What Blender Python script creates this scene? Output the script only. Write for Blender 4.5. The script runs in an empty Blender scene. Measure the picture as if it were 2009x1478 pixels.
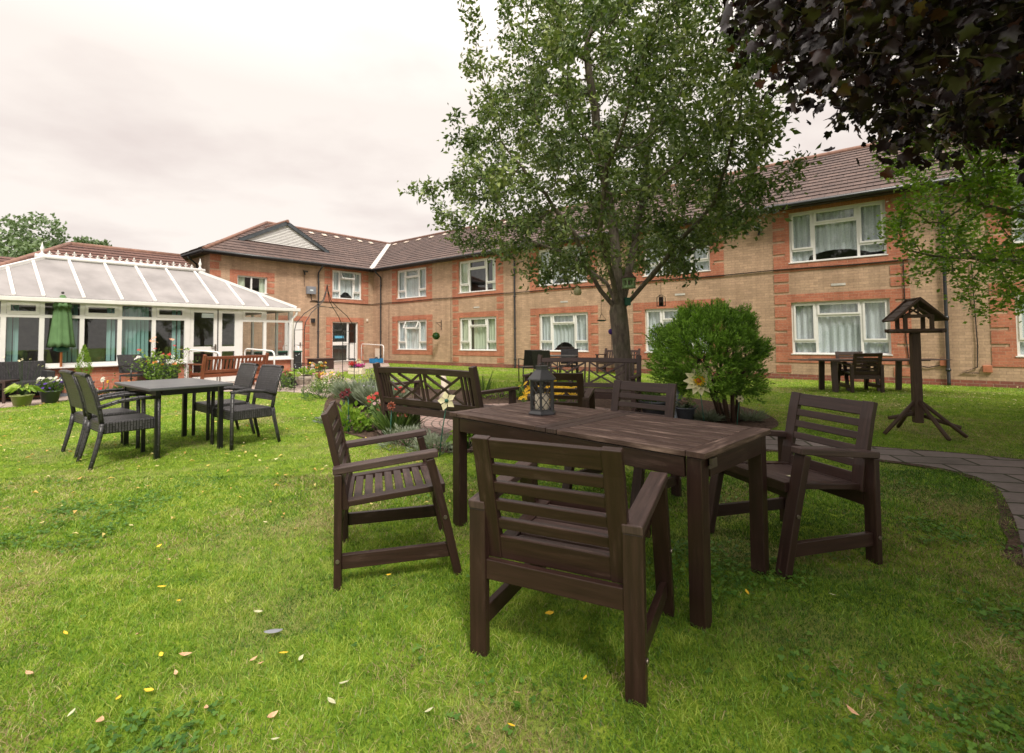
import bpy, math, random
import numpy as np
from mathutils import Vector, Matrix
random.seed(7); rng = np.random.default_rng(11)
R = math.radians
sc = bpy.context.scene
col = sc.collection

# ---------------------------------------------------------------- camera
F, PIT, ROLL, CY, H = 976.9, .0381, .0083, 627.5, 1.2075      # focal (in photo pixels), pitch, roll, principal row, eye height
cd = bpy.data.cameras.new('camera'); cam = bpy.data.objects.new('camera', cd); col.objects.link(cam)
cd.sensor_width = 36; cd.lens = F/2009*36; cd.shift_y = -(739-CY)/2009
cd.clip_start = .05; cd.clip_end = 600
cam.matrix_world = Matrix.Translation((0, 0, H)) @ Matrix.Rotation(R(90)+PIT, 4, 'X') @ Matrix.Rotation(-ROLL, 4, 'Z')
cd.dof.use_dof = True; cd.dof.focus_distance = 3.0; cd.dof.aperture_fstop = 4.5
sc.camera = cam

# ---------------------------------------------------------------- world: overcast evening sky
w = bpy.data.worlds.new('World'); sc.world = w; w.use_nodes = True
nt = w.node_tree; N = nt.nodes; L = nt.links; N.clear()
SUN_EL, SUN_AZ = 52, 163        # azimuth measured from +Y (view direction) clockwise
sky = N.new('ShaderNodeTexSky'); sky.sky_type = 'NISHITA'; sky.sun_disc = False
sky.sun_elevation = R(SUN_EL); sky.sun_rotation = R(SUN_AZ)
tc = N.new('ShaderNodeTexCoord'); sep = N.new('ShaderNodeSeparateXYZ'); L.new(tc.outputs['Generated'], sep.inputs[0])
def wmath(op, a, b=None, clamp=False):
    n = N.new('ShaderNodeMath'); n.operation = op; n.use_clamp = clamp
    for i, v in enumerate((a, b)):
        if v is None: continue
        if isinstance(v, (int, float)): n.inputs[i].default_value = v
        else: L.new(v, n.inputs[i])
    return n.outputs[0]
zc = wmath('MAXIMUM', sep.outputs[2], .06)
zz = wmath('ADD', zc, .12)
cx = wmath('DIVIDE', sep.outputs[0], zz); cyy = wmath('DIVIDE', sep.outputs[1], zz)
cmb = N.new('ShaderNodeCombineXYZ'); L.new(cx, cmb.inputs[0]); L.new(cyy, cmb.inputs[1])
n1 = N.new('ShaderNodeTexNoise'); n1.inputs['Scale'].default_value = .8; n1.inputs['Detail'].default_value = 6; n1.inputs['Roughness'].default_value = .52
L.new(cmb.outputs[0], n1.inputs['Vector'])
rmp = N.new('ShaderNodeValToRGB'); L.new(n1.outputs['Fac'], rmp.inputs[0])
rmp.color_ramp.elements[0].position = .33; rmp.color_ramp.elements[0].color = (.325, .284, .264, 1)
rmp.color_ramp.elements[1].position = .49; rmp.color_ramp.elements[1].color = (.390, .354, .325, 1)
# overcast luminance rises towards the zenith
grad = wmath('ADD', wmath('MULTIPLY', wmath('MAXIMUM', wmath('SUBTRACT', zc, .42), 0.), 2.6), 1.)
mulc = N.new('ShaderNodeVectorMath'); mulc.operation = 'SCALE'; L.new(rmp.outputs[0], mulc.inputs[0]); L.new(grad, mulc.inputs['Scale'])
bg1 = N.new('ShaderNodeBackground'); L.new(mulc.outputs[0], bg1.inputs[0]); bg1.inputs[1].default_value = 1.
bg2 = N.new('ShaderNodeBackground'); L.new(sky.outputs[0], bg2.inputs[0]); bg2.inputs[1].default_value = .05
mx = N.new('ShaderNodeMixShader'); mx.inputs[0].default_value = .06
L.new(bg1.outputs[0], mx.inputs[1]); L.new(bg2.outputs[0], mx.inputs[2])
wo = N.new('ShaderNodeOutputWorld'); L.new(mx.outputs[0], wo.inputs[0])
# ---------------------------------------------------------------- sun behind thin cloud
sl = bpy.data.lights.new('sun', 'SUN'); sl.energy = 1.5; sl.angle = R(12); sl.color = (1, .93, .82)
so = bpy.data.objects.new('sun', sl); col.objects.link(so)
sdir = Vector((math.sin(R(SUN_AZ))*math.cos(R(SUN_EL)), math.cos(R(SUN_AZ))*math.cos(R(SUN_EL)), math.sin(R(SUN_EL))))
so.rotation_euler = sdir.to_track_quat('Z', 'Y').to_euler(); so.location = (0, 0, 30)
sc.view_settings.view_transform = 'Standard'; sc.view_settings.look = 'None'
sc.view_settings.exposure = 1.45; sc.view_settings.gamma = 1
sc.cycles.max_bounces = 6; sc.cycles.transparent_max_bounces = 12; sc.cycles.diffuse_bounces = 3; sc.cycles.glossy_bounces = 3
sc.cycles.use_adaptive_sampling = True; sc.cycles.use_denoising = True

# ---------------------------------------------------------------- surveying helpers (photo pixel -> point on the ground or on a wall)
PHI = .8869
AX = Vector((math.sin(PHI), -math.cos(PHI), 0)); BX = Vector((math.cos(PHI), math.sin(PHI), 0)); OO = Vector((-7.368, 26.475, 0))
BROT = math.atan2(AX.y, AX.x)
def ray(px, py):
    X = px-1004.5; Y = py-CY; cr, sr = math.cos(ROLL), math.sin(ROLL)
    x = (X*cr-Y*sr)/F; u = -(X*sr+Y*cr)/F; c, s = math.cos(PIT), math.sin(PIT)
    return Vector((x, c-u*s, s+u*c))
def G(px, py, z=0.):
    d = ray(px, py); t = (z-H)/d.z; return (d.x*t, d.y*t)
def D(px, py, dep):
    d = ray(px, py); t = dep/d.y; return d*t+Vector((0, 0, H))
def GD(px, dep):                                     # column of the photo at a distance, on the ground
    p = D(px, 700, dep); return (p.x, p.y)
def WL(px, py, off=0):                               # wall parallel to the left wing: (local y, z)
    d = ray(px, py); t = (OO.dot(AX)+off)/Vector((d.x, d.y, 0)).dot(AX); P = d*t-OO
    return (Vector((P.x, P.y, 0)).dot(BX), H+d.z*t)

# ---------------------------------------------------------------- scene graph helpers
def tag(o, label=None, cat=None, group=None, kind=None):
    if label: o['label'] = label
    if cat: o['category'] = cat
    if group: o['group'] = group
    if kind: o['kind'] = kind
    return o
def thing(name, label, cat, loc=(0, 0, 0), rz=0, group=None):
    o = bpy.data.objects.new(name, None); col.objects.link(o); o.empty_display_size = .1
    o.location = (loc[0], loc[1], loc[2] if len(loc) > 2 else 0); o.rotation_euler = (0, 0, rz)
    return tag(o, label, cat, group)
def copy_tree(o, parent=None):
    c = o.copy(); col.objects.link(c)
    if parent is not None: c.parent = parent
    for ch in list(o.children): copy_tree(ch, c)
    return c
def place(proto, first, loc, rz, label, group=None):
    o = proto if first else copy_tree(proto)
    o.location = (loc[0], loc[1], loc[2] if len(loc) > 2 else 0); o.rotation_euler = (0, 0, rz); o['label'] = label
    if group: o['group'] = group
    return o

class MB:
    def __init__(s): s.v = []; s.f = []; s.uv = []; s.sm = []
    def face(s, pts, uvs=None, smooth=False):
        i = len(s.v); s.v += [tuple(p) for p in pts]; s.f.append(tuple(range(i, i+len(pts))))
        s.uv.append(uvs if uvs else [(p[0]+p[1], p[2]) for p in pts]); s.sm.append(smooth); return s
    def hexa(s, c):                                   # 8 corners: 0-3 start ring, 4-7 end ring; u runs start->end
        c = [Vector(p) for p in c]; Ln = (c[4]-c[0]).length; u0 = random.uniform(0, 40); v0 = random.uniform(0, 40)
        acc = v0
        for k in range(4):
            a, b = k, (k+1) % 4; wd = (c[b]-c[a]).length
            s.face([c[a], c[b], c[b+4], c[a+4]], [(u0, acc), (u0, acc+wd), (u0+Ln, acc+wd), (u0+Ln, acc)]); acc += wd
        w1 = (c[1]-c[0]).length; h1 = (c[3]-c[0]).length
        s.face([c[3], c[2], c[1], c[0]], [(u0, v0), (u0, v0+w1), (u0+h1, v0+w1), (u0+h1, v0)])
        s.face([c[4], c[5], c[6], c[7]], [(u0, v0), (u0, v0+w1), (u0+h1, v0+w1), (u0+h1, v0)])
        return s
    def beam(s, p0, p1, w, h, up=(0, 0, 1), w2=None, h2=None):   # w across, h along 'up'
        p0 = Vector(p0); p1 = Vector(p1); d = (p1-p0).normalized(); up = Vector(up)
        sx = d.cross(up)
        if sx.length < 1e-4: sx = d.cross(Vector((0, 1, 0)))
        sx.normalize(); u = sx.cross(d).normalized()
        w2 = w if w2 is None else w2; h2 = h if h2 is None else h2
        a = [p0-sx*w/2-u*h/2, p0+sx*w/2-u*h/2, p0+sx*w/2+u*h/2, p0-sx*w/2+u*h/2]
        b = [p1-sx*w2/2-u*h2/2, p1+sx*w2/2-u*h2/2, p1+sx*w2/2+u*h2/2, p1-sx*w2/2+u*h2/2]
        return s.hexa(a+b)
    def box(s, x0, x1, y0, y1, z0, z1):
        if x0 > x1: x0, x1 = x1, x0
        if y0 > y1: y0, y1 = y1, y0
        dx, dy, dz = x1-x0, y1-y0, z1-z0
        if dx >= dy and dx >= dz: return s.beam((x0, (y0+y1)/2, (z0+z1)/2), (x1, (y0+y1)/2, (z0+z1)/2), dy, dz)
        if dy >= dz: return s.beam(((x0+x1)/2, y0, (z0+z1)/2), ((x0+x1)/2, y1, (z0+z1)/2), dx, dz)
        return s.beam(((x0+x1)/2, (y0+y1)/2, z0), ((x0+x1)/2, (y0+y1)/2, z1), dx, dy, up=(0, 1, 0))
    def tube(s, pts, r, n=8, cap=True):
        pts = [Vector(p) for p in pts]; m = len(pts)
        rr = list(r) if hasattr(r, '__len__') else [r]*m
        rings = []; prev = None; acc = 0; us = [0]
        for i in range(m):
            d = (pts[min(i+1, m-1)]-pts[max(i-1, 0)])
            d = d.normalized() if d.length > 1e-9 else Vector((0, 0, 1))
            if prev is None:
                a = Vector((1, 0, 0)) if abs(d.x) < .8 else Vector((0, 1, 0)); a = (a-d*a.dot(d)).normalized()
            else: a = (prev-d*prev.dot(d)).normalized()
            prev = a; b = d.cross(a)
            rings.append([pts[i]+(a*math.cos(2*math.pi*k/n)+b*math.sin(2*math.pi*k/n))*rr[i] for k in range(n)])
            if i: acc += (pts[i]-pts[i-1]).length; us.append(acc)
        base = len(s.v)
        for g in rings: s.v += [tuple(p) for p in g]
        for i in range(m-1):
            for k in range(n):
                k2 = (k+1) % n; s.f.append((base+i*n+k, base+i*n+k2, base+(i+1)*n+k2, base+(i+1)*n+k))
                va = k*2*math.pi*rr[0]/n; vb = (k+1)*2*math.pi*rr[0]/n
                s.uv.append([(us[i], va), (us[i], vb), (us[i+1], vb), (us[i+1], va)]); s.sm.append(n > 5)
        if cap:
            s.f.append(tuple(base+k for k in reversed(range(n)))); s.uv.append([(0, 0)]*n); s.sm.append(False)
            s.f.append(tuple(base+(m-1)*n+k for k in range(n))); s.uv.append([(0, 0)]*n); s.sm.append(False)
        return s
    def ribbon(s, pts, w, h, up=(0, 0, 1)):           # one continuous bent bar of rectangular section
        pts = [Vector(p) for p in pts]; m = len(pts); up = Vector(up); base = len(s.v); us = [random.uniform(0, 40)]; v0 = random.uniform(0, 40)
        for i in range(m):
            d = (pts[min(i+1, m-1)]-pts[max(i-1, 0)]).normalized(); sx = d.cross(up).normalized(); u = sx.cross(d).normalized()
            for a, b in ((-1, -1), (1, -1), (1, 1), (-1, 1)): s.v.append(tuple(pts[i]+sx*a*w/2+u*b*h/2))
            if i: us.append(us[-1]+(pts[i]-pts[i-1]).length)
        acc = [v0, v0+w, v0+w+h, v0+2*w+h, v0+2*w+2*h]
        for i in range(m-1):
            for k in range(4):
                k2 = (k+1) % 4; s.f.append((base+i*4+k, base+i*4+k2, base+i*4+4+k2, base+i*4+4+k)); s.uv.append([(us[i], acc[k]), (us[i], acc[k+1]), (us[i+1], acc[k+1]), (us[i+1], acc[k])]); s.sm.append(False)
        for o_, rv in ((0, True), ((m-1)*4, False)):
            q = [base+o_+k for k in range(4)]; s.f.append(tuple(reversed(q)) if rv else tuple(q)); s.uv.append([(v0, v0), (v0+h, v0), (v0+h, v0+w), (v0, v0+w)]); s.sm.append(False)
        return s
    def lathe(s, prof, c=(0, 0, 0), n=20, smooth=True, sx=1, sy=1, wob=0):
        base = len(s.v); m = len(prof); ph = [1+wob*math.sin(3*k*2*math.pi/n+1)+wob*.6*math.sin(7*k*2*math.pi/n) for k in range(n)]
        for (r, z) in prof:
            for k in range(n):
                a = 2*math.pi*k/n; s.v.append((c[0]+r*sx*math.cos(a)*ph[k], c[1]+r*sy*math.sin(a)*ph[k], c[2]+z))
        for i in range(m-1):
            for k in range(n):
                k2 = (k+1) % n; s.f.append((base+i*n+k, base+i*n+k2, base+(i+1)*n+k2, base+(i+1)*n+k))
                s.uv.append([(k/n, prof[i][1]), ((k+1)/n, prof[i][1]), ((k+1)/n, prof[i+1][1]), (k/n, prof[i+1][1])]); s.sm.append(smooth)
        return s
    def ball(s, c, r, n=10, sz=1.):
        return s.lathe([(max(1e-4, r*math.sin(math.pi*i/8)), -r*sz*math.cos(math.pi*i/8)) for i in range(9)], c, n)
    def build(s, name, mat, parent=None, bevel=0, loc=None):
        me = bpy.data.meshes.new(name); me.from_pydata(s.v, [], s.f); me.materials.append(mat)
        uvl = me.uv_layers.new(name='UVMap'); flat = [c for f in s.uv for p in f for c in p]
        uvl.data.foreach_set('uv', flat); me.polygons.foreach_set('use_smooth', s.sm); me.update()
        o = bpy.data.objects.new(name, me); col.objects.link(o)
        if parent is not None: o.parent = parent
        if loc: o.location = loc
        if bevel:
            md = o.modifiers.new('bevel', 'BEVEL'); md.width = bevel; md.segments = 2; md.limit_method = 'ANGLE'
            wd = o.modifiers.new('weld', 'WELD'); wd.merge_threshold = .00005
            o.modifiers.move(1, 0)
        return o
def np_mesh(name, V, polys, mat, parent=None, attr=None, smooth=False):
    """V (n,3); polys = list of (m,k) index arrays"""
    me = bpy.data.meshes.new(name); me.vertices.add(len(V)); me.vertices.foreach_set('co', np.ascontiguousarray(V, dtype=np.float32).ravel())
    tot = np.concatenate([np.full(len(p), p.shape[1], dtype=np.int32) for p in polys]); idx = np.concatenate([p.ravel() for p in polys]).astype(np.int32)
    me.loops.add(len(idx)); me.loops.foreach_set('vertex_index', idx)
    st = np.concatenate([[0], np.cumsum(tot)[:-1]]).astype(np.int32)
    me.polygons.add(len(tot)); me.polygons.foreach_set('loop_start', st); me.polygons.foreach_set('loop_total', tot)
    if smooth: me.polygons.foreach_set('use_smooth', np.ones(len(tot), dtype=bool))
    if attr is not None:
        a = me.attributes.new('tint', 'FLOAT', 'POINT'); a.data.foreach_set('value', np.ascontiguousarray(attr, dtype=np.float32))
    me.materials.append(mat); me.update(calc_edges=True)
    o = bpy.data.objects.new(name, me); col.objects.link(o)
    if parent is not None: o.parent = parent
    return o

# ---------------------------------------------------------------- materials
class Mat:
    def __init__(s, name, rough=.6, spec=.5, metal=0, bump=None):
        s.m = bpy.data.materials.new(name); s.m.use_nodes = True; s.nt = s.m.node_tree; s.N = s.nt.nodes; s.L = s.nt.links
        s.b = s.N['Principled BSDF']; s.b.inputs['Roughness'].default_value = rough; s.b.inputs['Metallic'].default_value = metal
        s.b.inputs['Specular IOR Level'].default_value = spec
    def n(s, t, **k):
        x = s.N.new(t)
        for a, v in k.items():
            if hasattr(x, a): setattr(x, a, v)
            else: x.inputs[a.replace('_', ' ')].default_value = v
        return x
    def coord(s, kind='Object', scale=(1, 1, 1), loc=(0, 0, 0)):
        t = s.n('ShaderNodeTexCoord'); m = s.n('ShaderNodeMapping'); m.inputs['Scale'].default_value = scale; m.inputs['Location'].default_value = loc
        s.L.new(t.outputs[kind], m.inputs[0]); return m.outputs[0]
    def noise(s, vec, scale, detail=4, rough=.55):
        x = s.n('ShaderNodeTexNoise'); x.inputs['Scale'].default_value = scale; x.inputs['Detail'].default_value = detail; x.inputs['Roughness'].default_value = rough
        if vec is not None: s.L.new(vec, x.inputs['Vector'])
        return x.outputs['Fac']
    def ramp(s, fac, stops):
        r = s.n('ShaderNodeValToRGB'); e = r.color_ramp.elements
        while len(e) < len(stops): e.new(.5)
        for i, (p, c) in enumerate(stops): e[i].position = p; e[i].color = (*c, 1) if len(c) == 3 else c
        s.L.new(fac, r.inputs[0]); return r.outputs[0]
    def mix(s, fac, a, b, mode='MIX'):
        x = s.n('ShaderNodeMix'); x.data_type = 'RGBA'; x.blend_type = mode
        for k, v in ((0, fac), (6, a), (7, b)):
            if isinstance(v, (int, float)): x.inputs[k].default_value = v
            elif isinstance(v, tuple): x.inputs[k].default_value = (*v, 1)
            else: s.L.new(v, x.inputs[k])
        return x.outputs[2]
    def math(s, op, a, b=0.):
        x = s.n('ShaderNodeMath'); x.operation = op
        for k, v in ((0, a), (1, b)):
            if isinstance(v, (int, float)): x.inputs[k].default_value = v
            else: s.L.new(v, x.inputs[k])
        return x.outputs[0]
    def color(s, c):
        if isinstance(c, tuple): s.b.inputs['Base Color'].default_value = (*c, 1)
        else: s.L.new(c, s.b.inputs['Base Color'])
        return s
    def bump(s, h, strength=.3, dist=.01):
        x = s.n('ShaderNodeBump'); x.inputs['Strength'].default_value = strength; x.inputs['Distance'].default_value = dist
        s.L.new(h, x.inputs['Height']); s.L.new(x.outputs[0], s.b.inputs['Normal']); return s
def plain(name, c, rough=.6, spec=.4, metal=0, var=.25, scale=6, bump=.15):
    m = Mat(name, rough, spec, metal); v = m.coord('Object'); n = m.noise(v, scale, 5)
    lo = tuple(x*(1-var) for x in c); hi = tuple(min(1, x*(1+var)) for x in c)
    m.color(m.ramp(n, [(.3, lo), (.7, hi)])); m.bump(m.noise(v, scale*12, 3), bump, .002); return m.m
def wood(name, c, worn, rough=.5, wear=.5, grain=1.):
    m = Mat(name, rough, .4); v = m.coord('UV', (3, 45, 1)); g = m.noise(v, 1.2, 5, .6)
    v2 = m.coord('UV', (1.2, 4, 1)); p = m.noise(v2, 2.5, 6, .65)
    base = m.ramp(g, [(.25, tuple(x*.6 for x in c)), (.5, c), (.78, tuple(x*1.5 for x in c))])
    f = m.ramp(p, [(.58-wear*.12, (0, 0, 0)), (.76-wear*.1, (1, 1, 1))])
    f = m.mix(1., f, m.ramp(g, [(.42, (0, 0, 0)), (.62, (1, 1, 1))]), 'MULTIPLY')
    m.color(m.mix(f, base, worn)); m.bump(g, .35*grain, .003)
    rr = m.math('ADD', m.math('MULTIPLY', p, .35), rough-.15); m.L.new(rr, m.b.inputs['Roughness']); return m.m
def leafmat(name, dark, mid, light, rough=.45, trans=.3, patch=None, spec=.4):
    m = Mat(name, rough, spec); a = m.n('ShaderNodeAttribute'); a.attribute_name = 'tint'
    c = m.ramp(a.outputs['Fac'], [(0., dark), (.5, mid), (1., light)])
    if patch:
        v = m.coord('Object'); nn = m.noise(v, patch[0], 4); c = m.mix(m.ramp(nn, [(patch[2], (0, 0, 0)), (patch[3], (1, 1, 1))]), c, patch[1])
    m.color(c)
    t = m.n('ShaderNodeBsdfTranslucent'); m.L.new(m.mix(1., c, (1., 1.15, .6), 'MULTIPLY'), t.inputs[0])
    x = m.n('ShaderNodeMixShader'); x.inputs[0].default_value = trans
    m.L.new(m.b.outputs[0], x.inputs[1]); m.L.new(t.outputs[0], x.inputs[2]); m.L.new(x.outputs[0], m.N['Material Output'].inputs[0]); return m.m
def brick(name, c1, c2, mortar, msize=.01, var=.5):
    m = Mat(name, .85, .25); v = m.coord('UV')
    b = m.n('ShaderNodeTexBrick'); m.L.new(v, b.inputs['Vector'])
    b.inputs['Scale'].default_value = 1; b.inputs['Brick Width'].default_value = .225; b.inputs['Row Height'].default_value = .075
    b.inputs['Mortar Size'].default_value = msize*.5; b.inputs['Mortar Smooth'].default_value = .3; b.inputs['Bias'].default_value = 0
    b.inputs['Color1'].default_value = (*c1, 1); b.inputs['Color2'].default_value = (*c2, 1); b.inputs['Mortar'].default_value = (*mortar, 1)
    n1 = m.noise(v, 1.1, 5); n2 = m.noise(v, 22, 4)
    c = m.mix(.55, b.outputs['Color'], m.ramp(n1, [(.3, (.62, .62, .62)), (.7, (1, 1, 1))]), 'MULTIPLY')
    c = m.mix(var, c, m.ramp(n2, [(.3, (.6, .6, .6)), (.65, (1.0, 1.0, 1.0))]), 'MULTIPLY')
    n3 = m.noise(m.coord('UV', (2.2, .22, 1)), 1.6, 5, .6); c = m.mix(.5, c, m.ramp(n3, [(.36, (.66, .64, .62)), (.58, (1, 1, 1))]), 'MULTIPLY')
    m.color(c); m.bump(m.math('SUBTRACT', m.math('MULTIPLY', n2, .3), b.outputs['Fac']), .6, .006); return m.m

M = {}
M['brick_buff'] = brick('buff brick', (.62, .42, .29), (.49, .335, .23), (.38, .27, .195), .009)
M['brick_red'] = brick('red brick', (.60, .235, .145), (.48, .175, .11), (.55, .36, .26), .008, .6)
M['brick_plinth'] = brick('plinth brick', (.38, .13, .09), (.26, .10, .08), (.40, .28, .22), .012, .7)
M['upvc'] = plain('white window plastic', (.74, .73, .72), .35, .5, var=.04, bump=.02)
M['white_metal'] = plain('white painted steel', (.80, .79, .78), .35, .5, var=.05, bump=.02)
M['black_gutter'] = plain('black rainwater plastic', (.022, .024, .028), .35, .5, var=.3)
M['soffit'] = plain('dark soffit', (.05, .035, .03), .6)
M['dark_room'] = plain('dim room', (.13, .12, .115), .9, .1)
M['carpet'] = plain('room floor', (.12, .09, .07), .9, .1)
def curtain_mat(name, c, lace=True):
    m = Mat(name, .8, .1); v = m.coord('UV', (1, 1, 1)); n = m.noise(v, 38, 5, .7); n2 = m.noise(m.coord('UV', (16, .6, 1)), 1.5, 3)
    lo = tuple(x*(.78 if lace else .75) for x in c)
    k = m.ramp(n2, [(.35, lo), (.62, c)])
    if lace: k = m.mix(.75, k, m.ramp(n, [(.42, (.66, .70, .71)), (.55, (1, 1, 1))]), 'MULTIPLY')
    m.color(k)
    t = m.n('ShaderNodeBsdfTranslucent'); m.L.new(k, t.inputs[0]); x = m.n('ShaderNodeMixShader'); x.inputs[0].default_value = .2
    m.L.new(m.b.outputs[0], x.inputs[1]); m.L.new(t.outputs[0], x.inputs[2]); m.L.new(x.outputs[0], m.N['Material Output'].inputs[0]); return m.m
M['lace'] = curtain_mat('white lace curtain', (.90, .93, .96))
M['curtain_green'] = curtain_mat('pale green curtain', (.80, .86, .68), False)
M['blind_teal'] = curtain_mat('teal vertical blind', (.30, .50, .47), False)
def glass_mat():
    m = Mat('window glass'); N_ = m.N; L_ = m.L; N_.remove(m.b)
    t = N_.new('ShaderNodeBsdfTransparent'); t.inputs[0].default_value = (.90, .94, .94, 1)
    g = N_.new('ShaderNodeBsdfGlossy'); g.inputs['Roughness'].default_value = .015; g.inputs[0].default_value = (.9, .93, .95, 1)
    f = N_.new('ShaderNodeLayerWeight'); f.inputs[0].default_value = .5
    p_ = N_.new('ShaderNodeMath'); p_.operation = 'POWER'; L_.new(f.outputs['Facing'], p_.inputs[0]); p_.inputs[1].default_value = 4.
    a = N_.new('ShaderNodeMath'); a.operation = 'MULTIPLY_ADD'; L_.new(p_.outputs[0], a.inputs[0]); a.inputs[1].default_value = .9; a.inputs[2].default_value = .09
    x = N_.new('ShaderNodeMixShader'); L_.new(a.outputs[0], x.inputs[0]); L_.new(t.outputs[0], x.inputs[1]); L_.new(g.outputs[0], x.inputs[2])
    L_.new(x.outputs[0], N_['Material Output'].inputs[0]); return m.m
M['glass'] = glass_mat()
def roof_mat(name, c1, c2, stain=True):
    m = Mat(name, .8, .25); v = m.coord('UV'); b = m.n('ShaderNodeTexBrick'); m.L.new(v, b.inputs['Vector'])
    b.inputs['Scale'].default_value = 1; b.inputs['Brick Width'].default_value = .30; b.inputs['Row Height'].default_value = .30; b.inputs['Mortar Size'].default_value = .006
    b.inputs['Color1'].default_value = (*c1, 1); b.inputs['Color2'].default_value = (*c2, 1); b.inputs['Mortar'].default_value = (.04, .03, .03, 1)
    n = m.noise(v, .7, 6, .65); n2 = m.noise(v, 14, 4)
    c = m.mix(.7, b.outputs['Color'], m.ramp(n, [(.3, (.55, .55, .55)), (.7, (1, 1, 1))]), 'MULTIPLY')
    c = m.mix(.45, c, m.ramp(n2, [(.3, (.5, .5, .5)), (.7, (1, 1, 1))]), 'MULTIPLY')
    m.color(c); m.bump(n2, .4, .006); return m.m
M['roof'] = roof_mat('brown concrete tile', (.185, .128, .112), (.135, .098, .09))
M['roof_far'] = roof_mat('far red brown tile', (.21, .11, .09), (.17, .095, .08))
M['lead'] = plain('pale valley lining', (.52, .49, .46), .6, var=.2)
M['ridge'] = plain('ridge tile', (.22, .12, .09), .8, var=.3)
M['white_tile'] = plain('pale ridge vent', (.62, .52, .44), .7)
M['louvre'] = plain('white louvre', (.74, .73, .72), .5, var=.06)
M['bargeboard'] = plain('slate grey bargeboard', (.06, .07, .08), .5)
M['poly'] = plain('grey polycarbonate roof sheet', (.27, .255, .255), .6, .4, var=.2, scale=1.5, bump=.03)
M['cable'] = plain('black cable', (.02, .015, .013), .6)
M['grey_box'] = plain('grey plastic box', (.20, .21, .24), .45, var=.1)
M['wood_dark'] = wood('dark stained wood', (.031, .0150, .0118), (.095, .058, .047), .36, .2)
M['wood_top'] = wood('weathered dark table wood', (.072, .041, .033), (.34, .24, .195), .5, .8)
M['wood_seat'] = wood('weathered seat slats', (.058, .036, .032), (.17, .11, .095), .45, .35)
M['wood_bench'] = wood('brown painted bench wood', (.042, .024, .020), (.10, .07, .055), .5, .25)
M['wood_log'] = wood('stained log wood', (.062, .036, .023), (.15, .10, .07), .6, .3)
M['wood_teak'] = wood('red varnished teak', (.20, .062, .032), (.34, .16, .09), .4, .3)
M['wood_orange'] = wood('orange varnished pole', (.62, .20, .05), (.7, .3, .1), .4, .2)
M['steel'] = plain('dull bolt metal', (.25, .21, .18), .4, .5, .9)
def wicker():
    m = Mat('black woven wicker', .42, .5); v = m.coord('UV'); b = m.n('ShaderNodeTexBrick'); m.L.new(v, b.inputs['Vector'])
    b.inputs['Scale'].default_value = 1; b.inputs['Brick Width'].default_value = .055; b.inputs['Row Height'].default_value = .024; b.inputs['Mortar Size'].default_value = .005; b.inputs['Mortar Smooth'].default_value = 1
    b.inputs['Color1'].default_value = (.060, .057, .062, 1); b.inputs['Color2'].default_value = (.032, .031, .034, 1); b.inputs['Mortar'].default_value = (.006, .006, .006, 1)
    m.color(b.outputs['Color']); m.bump(m.math('SUBTRACT', 1., b.outputs['Fac']), .9, .006); return m.m
M['wicker'] = wicker()
M['black_metal'] = plain('black powder coated metal', (.008, .008, .009), .3, .5, var=.2)
M['lantern_metal'] = plain('grey black lantern metal', (.045, .046, .05), .45, .5, var=.3)
M['iron'] = plain('black wire iron', (.02, .018, .017), .5, .5)
M['tabletop_grey'] = plain('charcoal table top', (.085, .088, .095), .32, .5, var=.2, scale=3, bump=.05)
M['green_cloth'] = plain('green parasol cloth', (.105, .19, .085), .85, .1, var=.2, scale=4)
M['soil'] = plain('bark mulch soil', (.075, .050, .038), .95, .1, var=.7, scale=25, bump=1.)
def paving(name, c1, c2, mortar, bw, rh, ms, kind='Object', rot=0, wear=.5):
    m = Mat(name, .85, .2); v = m.coord(kind); v.node.inputs['Rotation'].default_value = (0, 0, rot)
    b = m.n('ShaderNodeTexBrick'); m.L.new(v, b.inputs['Vector']); b.inputs['Scale'].default_value = 1
    b.inputs['Brick Width'].default_value = bw; b.inputs['Row Height'].default_value = rh; b.inputs['Mortar Size'].default_value = ms
    b.inputs['Color1'].default_value = (*c1, 1); b.inputs['Color2'].default_value = (*c2, 1); b.inputs['Mortar'].default_value = (*mortar, 1)
    n = m.noise(v, 1.5, 6, .65); n2 = m.noise(v, 30, 4)
    c = m.mix(wear, b.outputs['Color'], m.ramp(n, [(.3, (.45, .45, .42)), (.7, (1, 1, 1))]), 'MULTIPLY')
    c = m.mix(.4, c, m.ramp(n2, [(.3, (.6, .6, .6)), (.7, (1, 1, 1))]), 'MULTIPLY')
    m.color(c); m.bump(m.math('SUBTRACT', m.math('MULTIPLY', n2, .4), b.outputs['Fac']), .5, .008); return m.m
M['patio'] = paving('buff slab paving', (.50, .40, .36), (.44, .35, .31), (.26, .21, .18), .6, .6, .012, rot=BROT)
M['flag'] = paving('worn grey path slabs', (.27, .225, .215), (.20, .175, .165), (.05, .055, .03), .6, .29, .014, rot=.25, wear=.8)
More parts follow.
